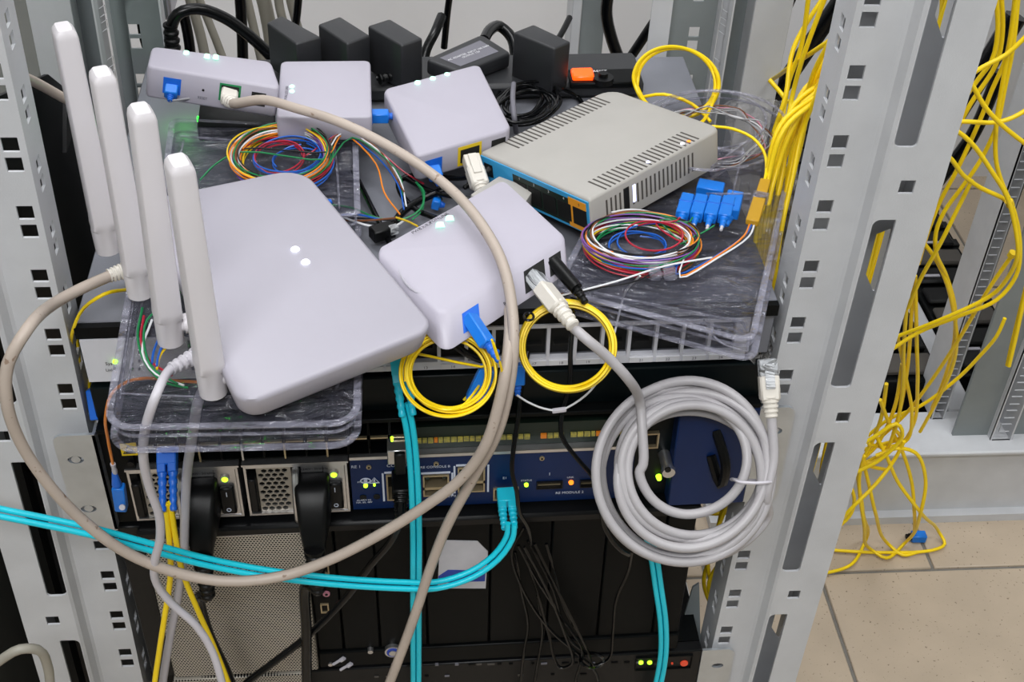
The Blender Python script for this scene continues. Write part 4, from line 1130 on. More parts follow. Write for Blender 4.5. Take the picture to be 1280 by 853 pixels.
# ---- white and ash-grey thin cables on the left
t = grp('network_cable', V(240, 446, z=.715), 'white cable dropping from beside the front antenna and weaving to the bottom left', 'network cable')
wire([V(246, 444, z=.726), (232, 449, None, .726), (212, 463, None, .727), (196, 492, -.112), (182, 535, -.112), (179, 570, -.108), (187, 610, -.10), (199, 645, -.095), (200, 675, -.09), (193, 705, -.085), (196, 730, -.08), (215, 755, -.078), (243, 780, -.078), (264, 812, -.078), (279, 860, -.08), (285, 890, -.08)], 0.0027, 'white_cable', t)
boot(V(214, 461, z=.727), V(246, 444, z=.726), .0036, .0052, 'white_cable', t, 'strain_relief', 4)
cable('network_cable', [V(285, 430, z=.688), V(262, 470, z=.688), (247, 505, -.085), (243, 530, -.08), (238, 560, -.07), (233, 600, -.05), (231, 650, -.045), (229, 700, -.042), (222, 750, -.042), (212, 800, -.042), (202, 870, -.045)], 0.0030, 'ash_cable', 'ash grey cable hanging straight down behind the white cable', 'network cable')
# grey cable loop in the bottom left corner
cable('network_cable', [(-160, 1000, -.08), (-90, 900, -.09), (-30, 850, -.10), (0, 826, -.10), (25, 812, -.10), (48, 813, -.095), (60, 835, -.09), (64, 870, -.09)], 0.0032, 'bg_cable', 'grey cable curling through the bottom left corner in front of the post', 'network cable')
# pale cable stub between the left posts
cable('network_cable', [(20, 92, .05), (50, 106, .10), (82, 124, .12), (112, 140, .13)], 0.0032, 'beige_cable', 'pale grey cable crossing between left post and rearmost antenna', 'network cable')

# ---- aqua fibre pairs
def lc_duplex(p, d, up, parent, m1, m2, L=0.020):
    d = Vector(d).normalized(); x = d.cross(Vector(up)).normalized()
    obox(Vector(p) + d * .004, d, up, .0125, .012, .0085, m1, parent, 'plug_body', .0008)
    for s in (-1, 1):
        q = Vector(p) + x * s * .0034
        obox(q + d * .010, d, up, .0055, .010, .008, m1, parent, 'connector', .0006)
        boot(q + d * .014, q + d * (.014 + L), .0031, .0022, m2, parent, 'boot', 4)
def pair(spec, off, r, m_, parent):
    P = path(spec)
    for s in (-1, 1):
        Q = []
        for i, p in enumerate(P):
            d = (P[min(i + 1, len(P) - 1)] - P[max(i - 1, 0)]).normalized()
            view = (p - CAM_LOC).normalized(); x = d.cross(view).normalized()
            Q.append(p + x * s * off)
        b = MB(); b.tube(spline(Q), r, 8); b.build('cord', m_, parent, smooth=60)
t = grp('fibre_patch_cord', V(630, 640, y=-.02), 'aqua fibre pair running from the left edge across to the blue router port', 'fibre cable', 'aqua fibre patch cords')
pair([(-260, 575, -.05), (-130, 608, -.06), (-30, 634, -.07), (0, 641, -.07), (60, 653, -.07), (120, 666, -.07), (180, 682, -.066), (260, 703, -.062), (340, 718, -.06), (420, 727, -.058), (500, 732, -.056), (545, 732, -.054), (590, 718, -.05), (620, 697, -.045), (637, 672, -.042), (639, 655, -.04)], .0022, .0020, 'aqua_fibre', t)
c0 = V(632, 616, y=-.008); c1 = V(637, 662, y=-.038)
lc_duplex(c0, c1 - c0, (0, -1, .3), t, 'aqua_plug', 'aqua_plug', .016)
t = grp('fibre_patch_cord', V(500, 450, y=-.01), 'aqua fibre pair hanging straight down left of the beige cables', 'fibre cable', 'aqua fibre patch cords')
pair([(505, 505, -.03), (511, 530, -.034), (515, 560, -.036), (518, 600, -.038), (520, 660, -.038), (520, 740, -.038), (520, 800, -.038), (520, 870, -.038)], .0021, .0020, 'aqua_fibre', t)
c0 = V(500, 449, y=-.012); c1 = V(508, 508, y=-.032)
lc_duplex(c0, c1 - c0, (0, -1, .3), t, 'aqua_plug', 'aqua_plug', .022)
t = grp('fibre_patch_cord', V(825, 720, y=-.02), 'aqua fibre pair emerging below the grey coil at bottom right', 'fibre cable', 'aqua fibre patch cords')
pair([(808, 660, -.016), (816, 690, -.018), (823, 735, -.02), (829, 780, -.02), (829, 820, -.02), (822, 860, -.02), (815, 890, -.02)], .0021, .0020, 'aqua_fibre', t)

# ---- yellow fibre pair with blue duplex plug in the left power supply area
t = grp('fibre_patch_cord', V(210, 570, y=-.02), 'yellow fibre pair with blue duplex plug left of the power supply socket', 'fibre cable')
c0 = V(209, 564, y=-.012); c1 = V(210, 625, y=-.040)
obox(V(212, 562, y=-.016), (1, 0, 0), (0, -1, 0), .003, .0115, .004, 'boot_blue', t, 'latch_bar', .0004)
lc_duplex(c0, c1 - c0, (0, -1, .3), t, 'boot_blue', 'boot_blue', .026)
wire([(207, 630, -.042), (212, 680, -.044), (213, 720, -.046), (206, 770, -.05), (199, 815, -.052), (192, 870, -.055)], .0020, 'yellow_fibre', t)
wire([(213, 628, -.042), (219, 670, -.044), (228, 715, -.046), (248, 765, -.05), (268, 810, -.052), (289, 865, -.055)], .0020, 'yellow_fibre', t)
# ---- single blue plug with orange pigtail
t = grp('fibre_pigtail', V(150, 645, y=-.02), 'blue fibre plug dangling on a thin orange pigtail beside the left ear', 'fibre cable')
wire([V(250, 478, z=.70), (215, 476, -.06), (185, 473, -.07), (160, 477, -.075), (140, 492, -.075), (132, 520, -.07), (135, 550, -.05), (141, 580, -.035)], .0009, 'strand_orange', t, n=6)
boot(V(141, 580, y=-.035), V(144, 592, y=-.033), .0017, .0017, 'ash_cable', t, 'ferrule_sleeve', 1)
boot(V(143, 591, y=-.033), V(146, 606, y=-.032), .0017, .0032, 'boot_blue', t, 'boot')
obox(V(150, 622, y=-.031), V(153, 645, y=-.030) - V(147, 603, y=-.032), (0, -1, .6), .0078, .0225, .0068, 'sc_blue', t, 'connector', .0007)
q = V(153, 634, y=-.0355); MB().cyl(q, q + Vector((0, -.001, .0005)), .002, n=10).build('ferrule_hole', 'white_cable', t)

# ---- black power cords into the two supplies
def power_cord(inx, inz, spec, label):
    p0 = FB.m @ Vector((inx, 0.0, inz))
    t = grp('mains_cable', p0, label, 'power cord', 'black power cords of the blue router')
    b = MB(FB.m)
    L = []
    for (y, w_, h_, dz) in ((.0, .0115, .0155, 0), (-.016, .0115, .0155, 0), (-.022, .0110, .0145, -.002), (-.030, .0095, .0115, -.008), (-.036, .0080, .0085, -.015), (-.040, .0070, .0070, -.024)):
        L.append([(inx + x, y, inz + dz + z) for x, z in rrect(-w_, w_, -h_, h_, .003, 3)])
    b.loft(L); b.build('plug', 'black', t, smooth=40)
    a0 = FB.m @ Vector((inx, -.039, inz - .022)); a1 = FB.m @ Vector((inx, -.044, inz - .060))
    boot(a0, a1, .0070, .0050, 'black', t, 'strain_relief', 7)
    wire([a0.lerp(a1, .8), a1] + spec, .0039, 'black_cable', t)
power_cord(inA[0], inA[1], [(250, 745, -.038), (260, 790, -.036), (285, 845, -.034), (300, 890, -.034)], 'black power cord plugged into the left supply beside the ash grey cable')
power_cord(inB[0], inB[1], [(384, 730, -.036), (383, 790, -.034), (384, 870, -.034)], 'black power cord plugged into the supply next to the blue panel')
# ---- black console cable
t = grp('console_cable', V(500, 600, y=-.01), 'black console cable plugged into the blue panel and slanting to bottom left', 'network cable')
c0 = V(501, 594, y=-.004); c1 = V(502, 628, y=-.03); c2 = V(500, 650, y=-.036)
obox(c0.lerp(c1, .35), c1 - c0, (0, -1, .3), .0125, .022, .009, 'black', t, 'plug_hood', .0012)
boot(c0.lerp(c1, .7), c2, .0060, .0036, 'black', t, 'strain_relief', 6)
wire([c1, c2, (490, 675, -.034), (465, 705, -.03), (432, 748, -.026), (385, 795, -.03), (340, 830, -.034), (300, 862, -.038)], .0028, 'black_cable', t)

# ---- thin black cable tangle below
t = grp('cable_bundle', V(690, 760, y=-.01), 'tangled bundle of thin black cables tied up below the aqua plug', 'cable bundle')
random.seed(9)
bund = [
 [(655, 660, -.02), (640, 690, -.02), (655, 740, -.02), (690, 790, -.02), (725, 820, -.022), (745, 842, -.022), (748, 870, -.022)],
 [(648, 682, -.022), (668, 720, -.024), (700, 770, -.024), (728, 815, -.024), (720, 850, -.024), (722, 880, -.024)],
 [(655, 684, -.026), (680, 730, -.026), (705, 790, -.026), (715, 830, -.026), (700, 835, -.024), (685, 790, -.02), (672, 740, -.02), (658, 700, -.02)],
 [(668, 680, -.022), (690, 725, -.024), (715, 775, -.026), (735, 815, -.026), (742, 832, -.026), (760, 825, -.024), (766, 790, -.024), (770, 750, -.024), (785, 715, -.024), (790, 690, -.03)],
 [(683, 680, -.02), (694, 720, -.02), (706, 762, -.02), (728, 800, -.02)],
 [(644, 690, -.018), (652, 740, -.016), (660, 780, -.016), (655, 815, -.016), (650, 860, -.016)],
 [(672, 745, -.016), (678, 790, -.016), (672, 830, -.016), (666, 870, -.016)],
 [(660, 676, -.02), (690, 735, -.018), (712, 800, -.018), (735, 818, -.018)],
]
for sp_ in bund: wire(sp_, .0012, 'black_cable', t, 'strand', 6)
q = [V(740 + 14 * math.cos(R(a)), 826 + 9 * math.sin(R(a)), y=-.025 + .006 * math.sin(R(a * 2))) for a in range(0, 360, 40)]
MB().tube(spline(q, 4, True), .0014, 6, True).build('tie', 'black_cable', t)
# black cable from the white box, over the grey coil
t = grp('power_lead', V(700, 340, z=.71), 'thin black power lead from the white box down in front of the grey coil', 'power cord')
pb = SA.P(0.885, 0, .5)
boot(pb + SA.ey * .002, pb - SA.ey * .020 - SA.ez * .004, .0046, .0040, 'black', t, 'plug', 0)
boot(pb - SA.ey * .018 - SA.ez * .004, pb - SA.ey * .028 - SA.ez * .008, .0034, .0022, 'black', t, 'strain_relief', 3)
wire([pb - SA.ey * .026 - SA.ez * .008, (716, 372, None, .700), (716, 400, -.03), (713, 440, -.02), (712, 480, -.022), (702, 520, -.03), (702, 545, -.036), (720, 572, -.04), (742, 598, -.045), (751, 625, -.05), (754, 655, -.05), (766, 678, -.05), (778, 690, -.048), (786, 694, -.044)], .0016, 'black_cable', t)
cable('power_lead', [(660, 440, .0), (652, 480, -.014), (648, 520, -.022), (642, 560, -.03), (640, 590, -.034), (646, 615, -.036), (649, 640, -.034), (660, 660, -.028), (664, 680, -.02)], .0016, 'black_cable', 'thin black lead hanging past the aqua plug beside the status light', 'power cord')
cable('power_lead', [(546, 408, .0), (562, 425, -.012), (580, 440, -.016), (600, 450, -.01), (618, 452, .0)], .0024, 'black_cable', 'short black lead passing behind the left yellow coil', 'power cord')

# ---- yellow fibre coils
def coil(name, c, u, v, ru, rv, turns, r, m_, parent, jit=.05, lift=.0008, seed=1, a0=0, tail0=None, tail1=None):
    random.seed(seed); n = 20; P = []; w = u.cross(v).normalized()
    ph = [random.uniform(-1, 1) for _ in range(int(turns) * 2 + 4)]
    for k in range(int(turns * n) + 1):
        f = k / n; i = int(f * 2); q = f * 2 - i; s = ph[i] * (1 - q) + ph[i + 1] * q
        a = a0 + 2 * math.pi * f
        P.append(c + u * (ru * (1 + jit * s) * math.cos(a) + ru * .03 * ph[i // 2]) + v * (rv * (1 + jit * s) * math.sin(a)) + w * lift * (s * 2 + 0.5 * i))
    if tail0: P = path(tail0) + P
    if tail1: P = P + path(tail1)
    b = MB(); b.tube(spline(P, 4), r, 6); return b.build(name, m_, parent, smooth=60)
def vp(px, py, y): return V(px, py, y=y)
t = grp('fibre_coil', V(565, 510, y=-.05), 'yellow fibre coil hanging between router corner and beige cables', 'fibre coil', 'yellow fibre coils')
c = vp(562, 467, -.058); k_ = (c - CAM_LOC).length / FPX
coil('cord', c, CR, CU, 54 * k_, 49 * k_, 5.6, .0009, 'yellow_fibre', t, .17, .0006, 4, 1.2, tail1=[(600, 480, -.05), (580, 500, -.045)])
coil('cord', c, CR, CU, 58 * k_, 52 * k_, 2.5, .00085, 'yellow_fibre', t, .05, .0006, 14, .2, tail0=[(510, 440, -.03)])
t = grp('fibre_coil', V(705, 480, y=-.03), 'yellow fibre coil hanging right of the beige cables under the grey plug', 'fibre coil', 'yellow fibre coils')
c = vp(709, 432, -.034); k_ = (c - CAM_LOC).length / FPX
coil('cord', c, CR, CU, 57 * k_, 54 * k_, 5.3, .0010, 'yellow_fibre', t, .11, .0006, 6, 2.0)
coil('cord', c, CR, CU, 59 * k_, 56 * k_, 3.0, .0010, 'yellow_fibre', t, .04, .0005, 16, .4)
q = [vp(661 + 6 * math.cos(R(a)), 396 + 5 * math.sin(R(a)), -.036 + .006 * math.cos(R(a + 90))) for a in range(0, 360, 60)]
MB().tube(spline(q, 4, True), .0008, 6, True).build('tie', 'black_cable', t)
t = grp('fibre_coil', V(840, 150, z=.72), 'yellow fibre coil rising behind the ivory switch', 'fibre coil', 'yellow fibre coils')
c = vp(845, 104, .235); k_ = (c - CAM_LOC).length / FPX
coil('cord', c, (CR * .97 + CU * -.2).normalized(), (CU * .97 + CR * .2).normalized(), 50 * k_, 42 * k_, 3.4, .0014, 'yellow_fibre', t, .05, .0015, 8, 3.6, tail1=[(880, 150, .2), (866, 160, .19)])
wire([(800, 122, .24), (830, 118, .23), (865, 130, .22), (888, 152, .2)], .0013, 'yellow_fibre', t)
# ---- white loop with clear sleeve hanging under the second coil
t = grp('fibre_pigtail', V(690, 512, y=-.03), 'thin white fibre loop with a clear sleeve below the right yellow coil', 'fibre cable')
wire([(646, 494, -.03), (660, 503, -.032), (680, 511, -.034), (700, 513, -.034), (725, 500, -.034), (745, 480, -.034), (762, 440, -.03), (772, 400, -.01), (782, 365, None, .70), (800, 345, None, .72)], .0007, 'strand_white', t, n=6)
obox(V(699, 513, y=-.034), V(707, 511, y=-.034) - V(692, 513, y=-.034), (0, -1, 0), .0028, .009, .0028, 'white_cable', t, 'sleeve', .0005)
# ---- blue fibre plugs
def sc_plug(name, a, b_, yw, label, tailspec=None, tm='yellow_fibre', grpn=None, w=.0088):
    A = Vector(a); B = Vector(b_); t = grp(name, A, label, 'fibre plug', grpn)
    d = (B - A); L = d.length
    obox(A.lerp(B, .32), d, yw, w, L * .64, .0075, 'sc_blue', t, 'connector', .0008)
    boot(A.lerp(B, .62), B, .0030, .0016, 'boot_blue', t, 'boot', 3)
    if tailspec: wire([A.lerp(B, .98)] + tailspec, .0008, tm, t, n=6)
    return t
pf = SA.P(0.21, 0, .5)
sc_plug('fibre_plug', pf + SA.ey * .002, pf - SA.ey * .026 - SA.ez * .010, SA.ez, 'blue fibre plug sticking out of the nearest white box', [(615, 425, -.07), (622, 445, -.07), (628, 470, -.066), (620, 495, -.06)], grpn='blue fibre plugs')
sc_plug('fibre_plug', V(592, 500, y=-.052), V(622, 438, y=-.046), (0, -1, .5), 'blue fibre plug caught inside the left yellow coil', None, grpn='blue fibre plugs', w=.0105)
sc_plug('fibre_plug', V(647, 455, y=-.018), V(647, 495, y=-.026), (0, -1, .5), 'blue fibre plug half hidden behind the beige cables', None, grpn='blue fibre plugs')
pf = SD.P(1, .25, .4)
sc_plug('fibre_plug', pf - SD.ex * .001, pf + SD.ex * .019, SD.ez, 'blue fibre plug between the two square white boxes', None, grpn='blue fibre plugs')
pf = SE.P(.195, 0, .45)
sc_plug('fibre_plug', pf + SE.ey * .001, pf - SE.ey * .010 - SE.ez * .004, SE.ez, 'blue fibre plug in the front of the long white box', [V(260, 122, z=.74), V(300, 130, z=.735)], 'strand_grey', 'blue fibre plugs')
pf = SC.P(.18, 0, .35)
sc_plug('fibre_plug', pf + SC.ey * .001, pf - SC.ey * .013 - SC.ez * .005, SC.ez, 'blue fibre plug under the three-light white box', [V(545, 228, z=.712), V(552, 250, z=.705)], 'strand_dark', 'blue fibre plugs')
sc_plug('fibre_plug', V(540, 253, z=.705), V(556, 257, z=.703), (0, 0, 1), 'small blue fibre plug lying behind the nearest white box', None, grpn='blue fibre plugs', w=.007)
sc_plug('fibre_plug', V(400, 257, z=.722), V(414, 252, z=.722), (0, 0, 1), 'small blue fibre plug peeking out behind the antenna router', None, grpn='blue fibre plugs', w=.005)
# ivory plug in the yellow socket
t = grp('network_cable', SC.P(.555, 0, .4), 'short ivory cable plug in the yellow socket of the three-light box', 'network cable')
pf = SC.P(.555, 0, .45); pe = pf - SC.ey * .034 - SC.ez * .012
rj45(pf - SC.ey * .002, pe, SC.ez, t, clearm='plug_ivory')
wire([pe, V(600, 222, z=.712), V(604, 240, z=.704)], .0026, 'grey_cable', t)

# ================================================================== COLOURED FIBRES
SC_ = ['strand_green', 'strand_orange', 'strand_blue', 'strand_white', 'strand_brown', 'strand_red', 'strand_green', 'strand_dark', 'strand_yellow', 'strand_blue', 'strand_orange', 'strand_violet', 'strand_white', 'strand_red']
def fibre_coil(label, px, py, z, rxp, ryp, n, seed, tails, r=.00056, zr=.010):
    c0 = V(px, py, z=z)
    rx = (V(px + rxp, py, z=z) - V(px - rxp, py, z=z)).length / 2; ry = (V(px, py + ryp, z=z) - V(px, py - ryp, z=z)).length / 2
    t = thing('fibre_coil', c0, label, 'fibre coil', 'coils of coloured fibres')
    for k in range(n):
        random.seed(seed * 100 + k)
        P = []; turns = random.choice((1, 1, 2)); a0 = random.uniform(0, 6.28)
        kx, ky, ox, oy = (random.uniform(.84, 1.03) for _ in range(2)), None, random.uniform(-.08, .08) * rx, random.uniform(-.08, .08) * ry
        kx = random.uniform(.84, 1.03); ky = random.uniform(.84, 1.03); zb = random.uniform(0, zr)
        if k in (5, 9, 16): kx, ky, ox, oy = (.5 if k < 10 else .68), (.5 if k < 10 else .62), random.uniform(-.1, .35) * rx, random.uniform(.0, .3) * ry
        if tails and k < len(tails): a0 = random.uniform(-.5, .5)
        m_ = int(16 * turns + random.randint(4, 14))
        for i in range(m_):
            a = a0 + 2 * math.pi * i / 16
            f = 1 + .03 * math.sin(i * .4 + k)
            P.append(c0 + Vector((ox + rx * kx * f * math.cos(a), oy + ry * ky * f * math.sin(a), zb + .002 * math.sin(i * .5 + k))))
        if tails and k < len(tails): P = path(tails[k])[::-1] + P
        b = MB(); b.tube(spline(P, 4), r, 5); b.build('fibre', SC_[k % len(SC_)], t, smooth=60)
    return t
z0 = .7235
fibre_coil('coil of coloured fibres on the back left tray behind the antenna router', 352, 206, z0, 62, 37, 24, 1, [
    [(440, 172, None, .728), (478, 195, None, .722), (500, 220, None, .712), (503, 245, None, .708)],
    [(430, 168, None, .728), (470, 205, None, .72), (480, 240, None, .71), (500, 268, None, .71)],
    [(420, 165, None, .728), (470, 195, None, .72), (497, 230, None, .71), (505, 262, None, .71)],
    [(430, 165, None, .73), (475, 190, None, .722), (500, 225, None, .712), (508, 258, None, .71)],
    [(425, 166, None, .73), (468, 182, None, .724), (505, 240, None, .712)],
    [(430, 166, None, .73), (470, 186, None, .722), (505, 215, None, .714), (530, 230, None, .71)],
    [(300, 190, None, .73), (270, 205, None, .728), (250, 225, None, .726)],
    [(300, 186, None, .73), (275, 200, None, .728), (255, 220, None, .726)],
    ])
t = thing('fibre_bundle', V(470, 268, z=.70), 'loose coloured fibres trailing left of the nearest white box', 'fibre bundle')
for k, (m_, sp_) in enumerate([
    ('strand_green', [(412, 256, None, .722), (440, 260, None, .714), (470, 272, None, .706), (500, 275, None, .706), (525, 262, None, .71), (530, 240, None, .715), (520, 228, None, .716)]),
    ('strand_blue', [(414, 270, None, .716), (445, 268, None, .712), (480, 275, None, .706), (500, 274, None, .706)]),
    ('strand_white', [(405, 258, None, .718), (430, 272, None, .712), (470, 284, None, .706), (495, 282, None, .706), (505, 276, None, .706)]),
    ('strand_dark', [(410, 272, None, .712), (450, 273, None, .708), (495, 276, None, .706)]),
    ('strand_brown', [(408, 275, None, .712), (455, 276, None, .708), (500, 272, None, .708)]),
    ('strand_yellow', [(495, 272, None, .708), (510, 277, None, .712), (522, 283, None, .716)]),
    ('strand_dark', [(412, 265, None, .712), (440, 276, None, .708), (468, 280, None, .706), (490, 290, None, .704)]),
    ('strand_green', [(520, 228, None, .718), (528, 240, None, .712), (528, 262, None, .708), (515, 275, None, .706)])]):
    wire(sp_, .0007, m_, t, 'fibre', 5)
fibre_coil('coil of coloured fibres on the right tray below the ivory switch', 800, 311, .7175, 71, 31, 26, 2, [
    [(850, 305, None, .722), (880, 290, None, .724), (893, 282, None, .726)],
    [(850, 345, None, .722), (900, 318, None, .724), (930, 295, None, .728), (938, 278, None, .73)],
    [(845, 343, None, .722), (905, 314, None, .724), (933, 292, None, .728), (941, 278, None, .73)],
    [(850, 347, None, .722), (898, 322, None, .724), (936, 296, None, .728), (944, 278, None, .73)],
    [(770, 352, None, .72), (735, 362, None, .716), (700, 368, None, .714)],
    [(820, 280, None, .726), (845, 276, None, .728), (850, 272, None, .728)],
    [(825, 275, None, .726), (860, 278, None, .728), (866, 272, None, .728)],
    [(800, 350, None, .722), (750, 360, None, .718), (700, 372, None, .714)],
    ], r=.00058, zr=.009)
t = thing('adhesive_tab', V(836, 340, z=.7165), 'clear adhesive tab holding the right fibre coil', 'clip')
for px in (836, 818):
    p = V(px, 341, z=.722); MB().box(p.x - .0042, p.x + .0042, p.y - .007, p.y + .007, p.z - .002, p.z + .004, b=.0015).build('tab_strip', 'clear_rim', t)
wire([(700, 370, None, .716), (770, 352, None, .722), (830, 333, None, .726), (890, 322, None, .726)], .0006, 'strand_white', grp('fibre_pigtail', V(770, 352, z=.715), 'white fibre crossing the front of the right tray', 'fibre cable'), n=5)

# ---- row of blue fibre couplers on the right tray
cpl_a = V(862, 277, z=.7185); cpl_b = V(912, 277, z=.7185)
d_c = (V(915, 240, z=.7185) - V(905, 278, z=.7185)).normalized()
x_c = Vector((d_c.y, -d_c.x, 0))
for k in range(4):
    p = V(852 + 17.5 * k, 272 + 1.2 * k, z=.7245)
    t = thing('fibre_coupler', p - Vector((0, 0, .004)), ('leftmost', 'second', 'third', 'rightmost')[k] + ' of the four blue fibre couplers beside the ivory switch', 'fibre coupler', 'blue fibre couplers on the right tray')
    obox(p + d_c * .013, d_c, (0, 0, 1), .0086, .024, .0080, 'sc_blue', t, 'connector', .0007)
    obox(p + d_c * .0145, d_c, (0, 0, 1), .0090, .002, .0084, 'boot_blue', t, 'collar', .0003)
    boot(p + d_c * .002, p - d_c * .008, .0030, .0016, 'sc_blue', t, 'boot', 2)
    boot(p - d_c * .007, p - d_c * .012, .0013, .0010, 'white_cable', t, 'sleeve', 1)
t = thing('fibre_coupler', V(916, 258, z=.7185), 'separate blue fibre coupler beside the brass-coloured sleeve', 'fibre coupler')
obox(V(916, 256, z=.724), d_c, (0, 0, 1), .011, .024, .008, 'sc_blue', t, 'connector', .0007)
boot(V(912, 272, z=.724), V(908, 282, z=.722), .0028, .0015, 'sc_blue', t, 'boot', 2)
t = thing('fibre_coupler', V(885, 232, z=.7185), 'blue fibre coupler tucked under the corner of the ivory switch', 'fibre coupler')
obox(V(888, 236, z=.722), d_c, (0, 0, 1), .018, .012, .007, 'sc_blue', t, 'connector', .0007)
# ---- mustard splitter sleeve with yellow fibre
t = thing('fibre_splitter', V(948, 258, z=.722), 'mustard-coloured fibre splitter sleeve at the right tray edge', 'fibre splitter')
s0, s1, s2, s3 = V(940, 279, z=.731), V(949, 250, z=.732), V(952, 244, z=.732), V(956, 226, z=.733)
obox(s0.lerp(s1, .5), s1 - s0, (0, 0, 1), .0085, (s1 - s0).length, .0045, 'brown_yellow', t, 'sleeve', .0006)
obox(s1.lerp(s2, .5), s1 - s0, (0, 0, 1), .0105, .006, .0065, 'clear_rim', t, 'clamp', .0006)
obox(s2.lerp(s3, .5), s1 - s0, (0, 0, 1), .0072, (s3 - s2).length, .0042, 'brown_yellow', t, 'sleeve', .0006)
wire([s2.lerp(s3, .9), (958, 210, None, .734), (955, 190, None, .736), (940, 172, None, .738), (915, 161, None, .738), (890, 158, None, .735)], .0011, 'yellow_fibre', t)
# clear partition pieces on the tray
t = thing('tray_divider', V(905, 225, z=.716), 'small clear plastic divider standing beside the blue couplers', 'divider')
for (a_, b_) in (((886, 228), (925, 200)), ((912, 262), (926, 205)), ((880, 262), (935, 262))):
    A, B = V(*a_, z=.716), V(*b_, z=.716); n_ = Vector((-(B - A).y, (B - A).x, 0)).normalized() * .0005
    MB().loft([[A - n_, B - n_, B + n_, A + n_], [q + Vector((0, 0, .013)) for q in (A - n_, B - n_, B + n_, A + n_)]]).build('wall_piece', 'clear_rim', t)

# ---- black leads among the boxes
random.seed(31)
t = thing('cable_bundle', V(660, 125, z=.697), 'black adapter leads bunched up behind the three-light white box', 'cable bundle')
for k in range(9):
    cx, cy = 655 + random.uniform(-6, 8), 128 + random.uniform(-4, 6); rx, ry = random.uniform(24, 42), random.uniform(14, 24)
    P = [V(cx + rx * math.cos(R(a)) + random.uniform(-2, 2), cy + ry * math.sin(R(a)) - .15 * rx * math.cos(R(a)), z=.705 + .0022 * k + random.uniform(0, .003)) for a in range(0, 360, 36)]
    MB().tube(spline(P, 4, True), .0013, 6, True).build('strand', 'black_cable', t, smooth=60)
q0 = V(642, 105, z=.728); q1 = V(645, 165, z=.705)
wire([q0, V(641, 125, z=.731), V(643, 148, z=.725), q1], .0020, 'ink_grey', t, 'tie')
for k, (sp_, lab) in enumerate([
    ([(700, 112, None, .715), (712, 116, None, .705), (722, 122, None, .700), (728, 130, None, .700)], 'short black lead from the last block adapter towards the ivory switch'),
    ([(470, 98, None, .715), (490, 95, None, .716), (505, 100, None, .712), (520, 104, None, .706)], 'black barrel plug lead between the two square white boxes'),
    ([(600, 214, None, .722), (580, 222, None, .714), (555, 222, None, .71), (530, 218, None, .71), (500, 225, None, .708), (500, 240, None, .706), (520, 262, None, .706), (545, 273, None, .708)], 'black lead looping from ivory switch socket behind the nearest white box'),
    ([(560, 236, None, .712), (530, 248, None, .708), (505, 264, None, .706), (492, 280, None, .704), (484, 292, None, .702)], 'thick black lead lying left of the nearest white box'),
    ([(505, 222, None, .708), (540, 240, None, .71), (570, 246, None, .712), (590, 250, None, .712)], 'black lead running under the arching beige cable'),
    ([(440, 210, None, .70), (460, 250, None, .70), (480, 290, None, .70), (490, 310, None, .70)], 'thin black lead lying on the grey cover near the antenna router')]):
    cable('power_lead', sp_, .0020 if k != 3 else .0026, 'black_cable', lab, 'power cord')
t = thing('cable_clip', V(478, 292, z=.698), 'small black connector block lying left of the nearest white box', 'connector')
obox(V(478, 290, z=.703), (1, .5, 0), (0, 0, 1), .010, .016, .009, 'black', t, 'block', .001)
obox(V(492, 287, z=.705), (1, .5, 0), (0, 0, 1), .005, .006, .006, 'clear_plug', t, 'lever', .0006)
# barrel plug near the square box
t = thing('barrel_plug', V(485, 98, z=.71), 'black barrel plug between the two square white boxes', 'plug')
boot(V(474, 99, z=.716), V(492, 95, z=.716), .0042, .0034, 'black', t, 'grip', 2)
boot(V(491, 95, z=.716), V(500, 97, z=.715), .0028, .0018, 'black', t, 'tip', 1)
# barrel plug in ivory switch socket
t = thing('barrel_plug', V(600, 214, z=.715), 'black barrel plug in the cyan face of the ivory switch', 'plug')
p = FBx.m @ Vector((-DW / 2 + .0088, -DD / 2, .0165)); dn = FBx.m.to_3x3() @ Vector((0, -1, -.15))
boot(p, p + dn * .016, .0040, .0034, 'black', t, 'grip', 2)
boot(p + dn * .015, p + dn * .024, .0026, .0016, 'black', t, 'strain_relief', 2)
# dark converter with green light beneath the long white box
S = Slab(quad([(246, 158), (345, 160), (343, 132), (250, 128)], (.722,) * 4), 0.012, (0.002,) * 4, bev=0.001, n=3)
t = thing('media_converter', S.base, 'small black box with a green light beneath the long white box', 'network device')
S.body().build('housing', 'black_plastic', t)
p = S.P(0, .6, .5); MB().cyl(p + S.ex * .001, p - S.ex * .0015, .0022, n=10).build('indicator_light', 'led_deepgreen', t)
gl = bpy.data.lights.new('green_glow', 'POINT'); gl.energy = .010; gl.color = (.05, 1, .05); gl.shadow_soft_size = .002
go = bpy.data.objects.new('green_glow', gl); go.location = V(228, 143, z=.7005); COL.objects.link(go)

# ================================================================== LEFT AND BACK SURROUNDINGS
# black cable duct between the left posts
q = MB(); pr = [(.05, .0), (.342, .0), (.342, .665), (.30, .70), (.05, .80)]
q.plate(pr, [], .003, lambda u, v, w: (-.291 + w, u, v)); q.box(-.288, -.284, .046, .05, .0, .80)
tag(q.build('side_baffle', 'black_metal'), 'black side baffle between the left front and rear posts', 'panel')
q = MB(); pr = [(.25, .66), (.28, .66), (.33, .715), (.305, .715)]
q.plate(pr, [], .003, lambda u, v, w: (-.275 + w, u, v)); tag(q.build('strap', 'black_plastic'), 'black diagonal strap behind the rearmost antenna', 'strap')
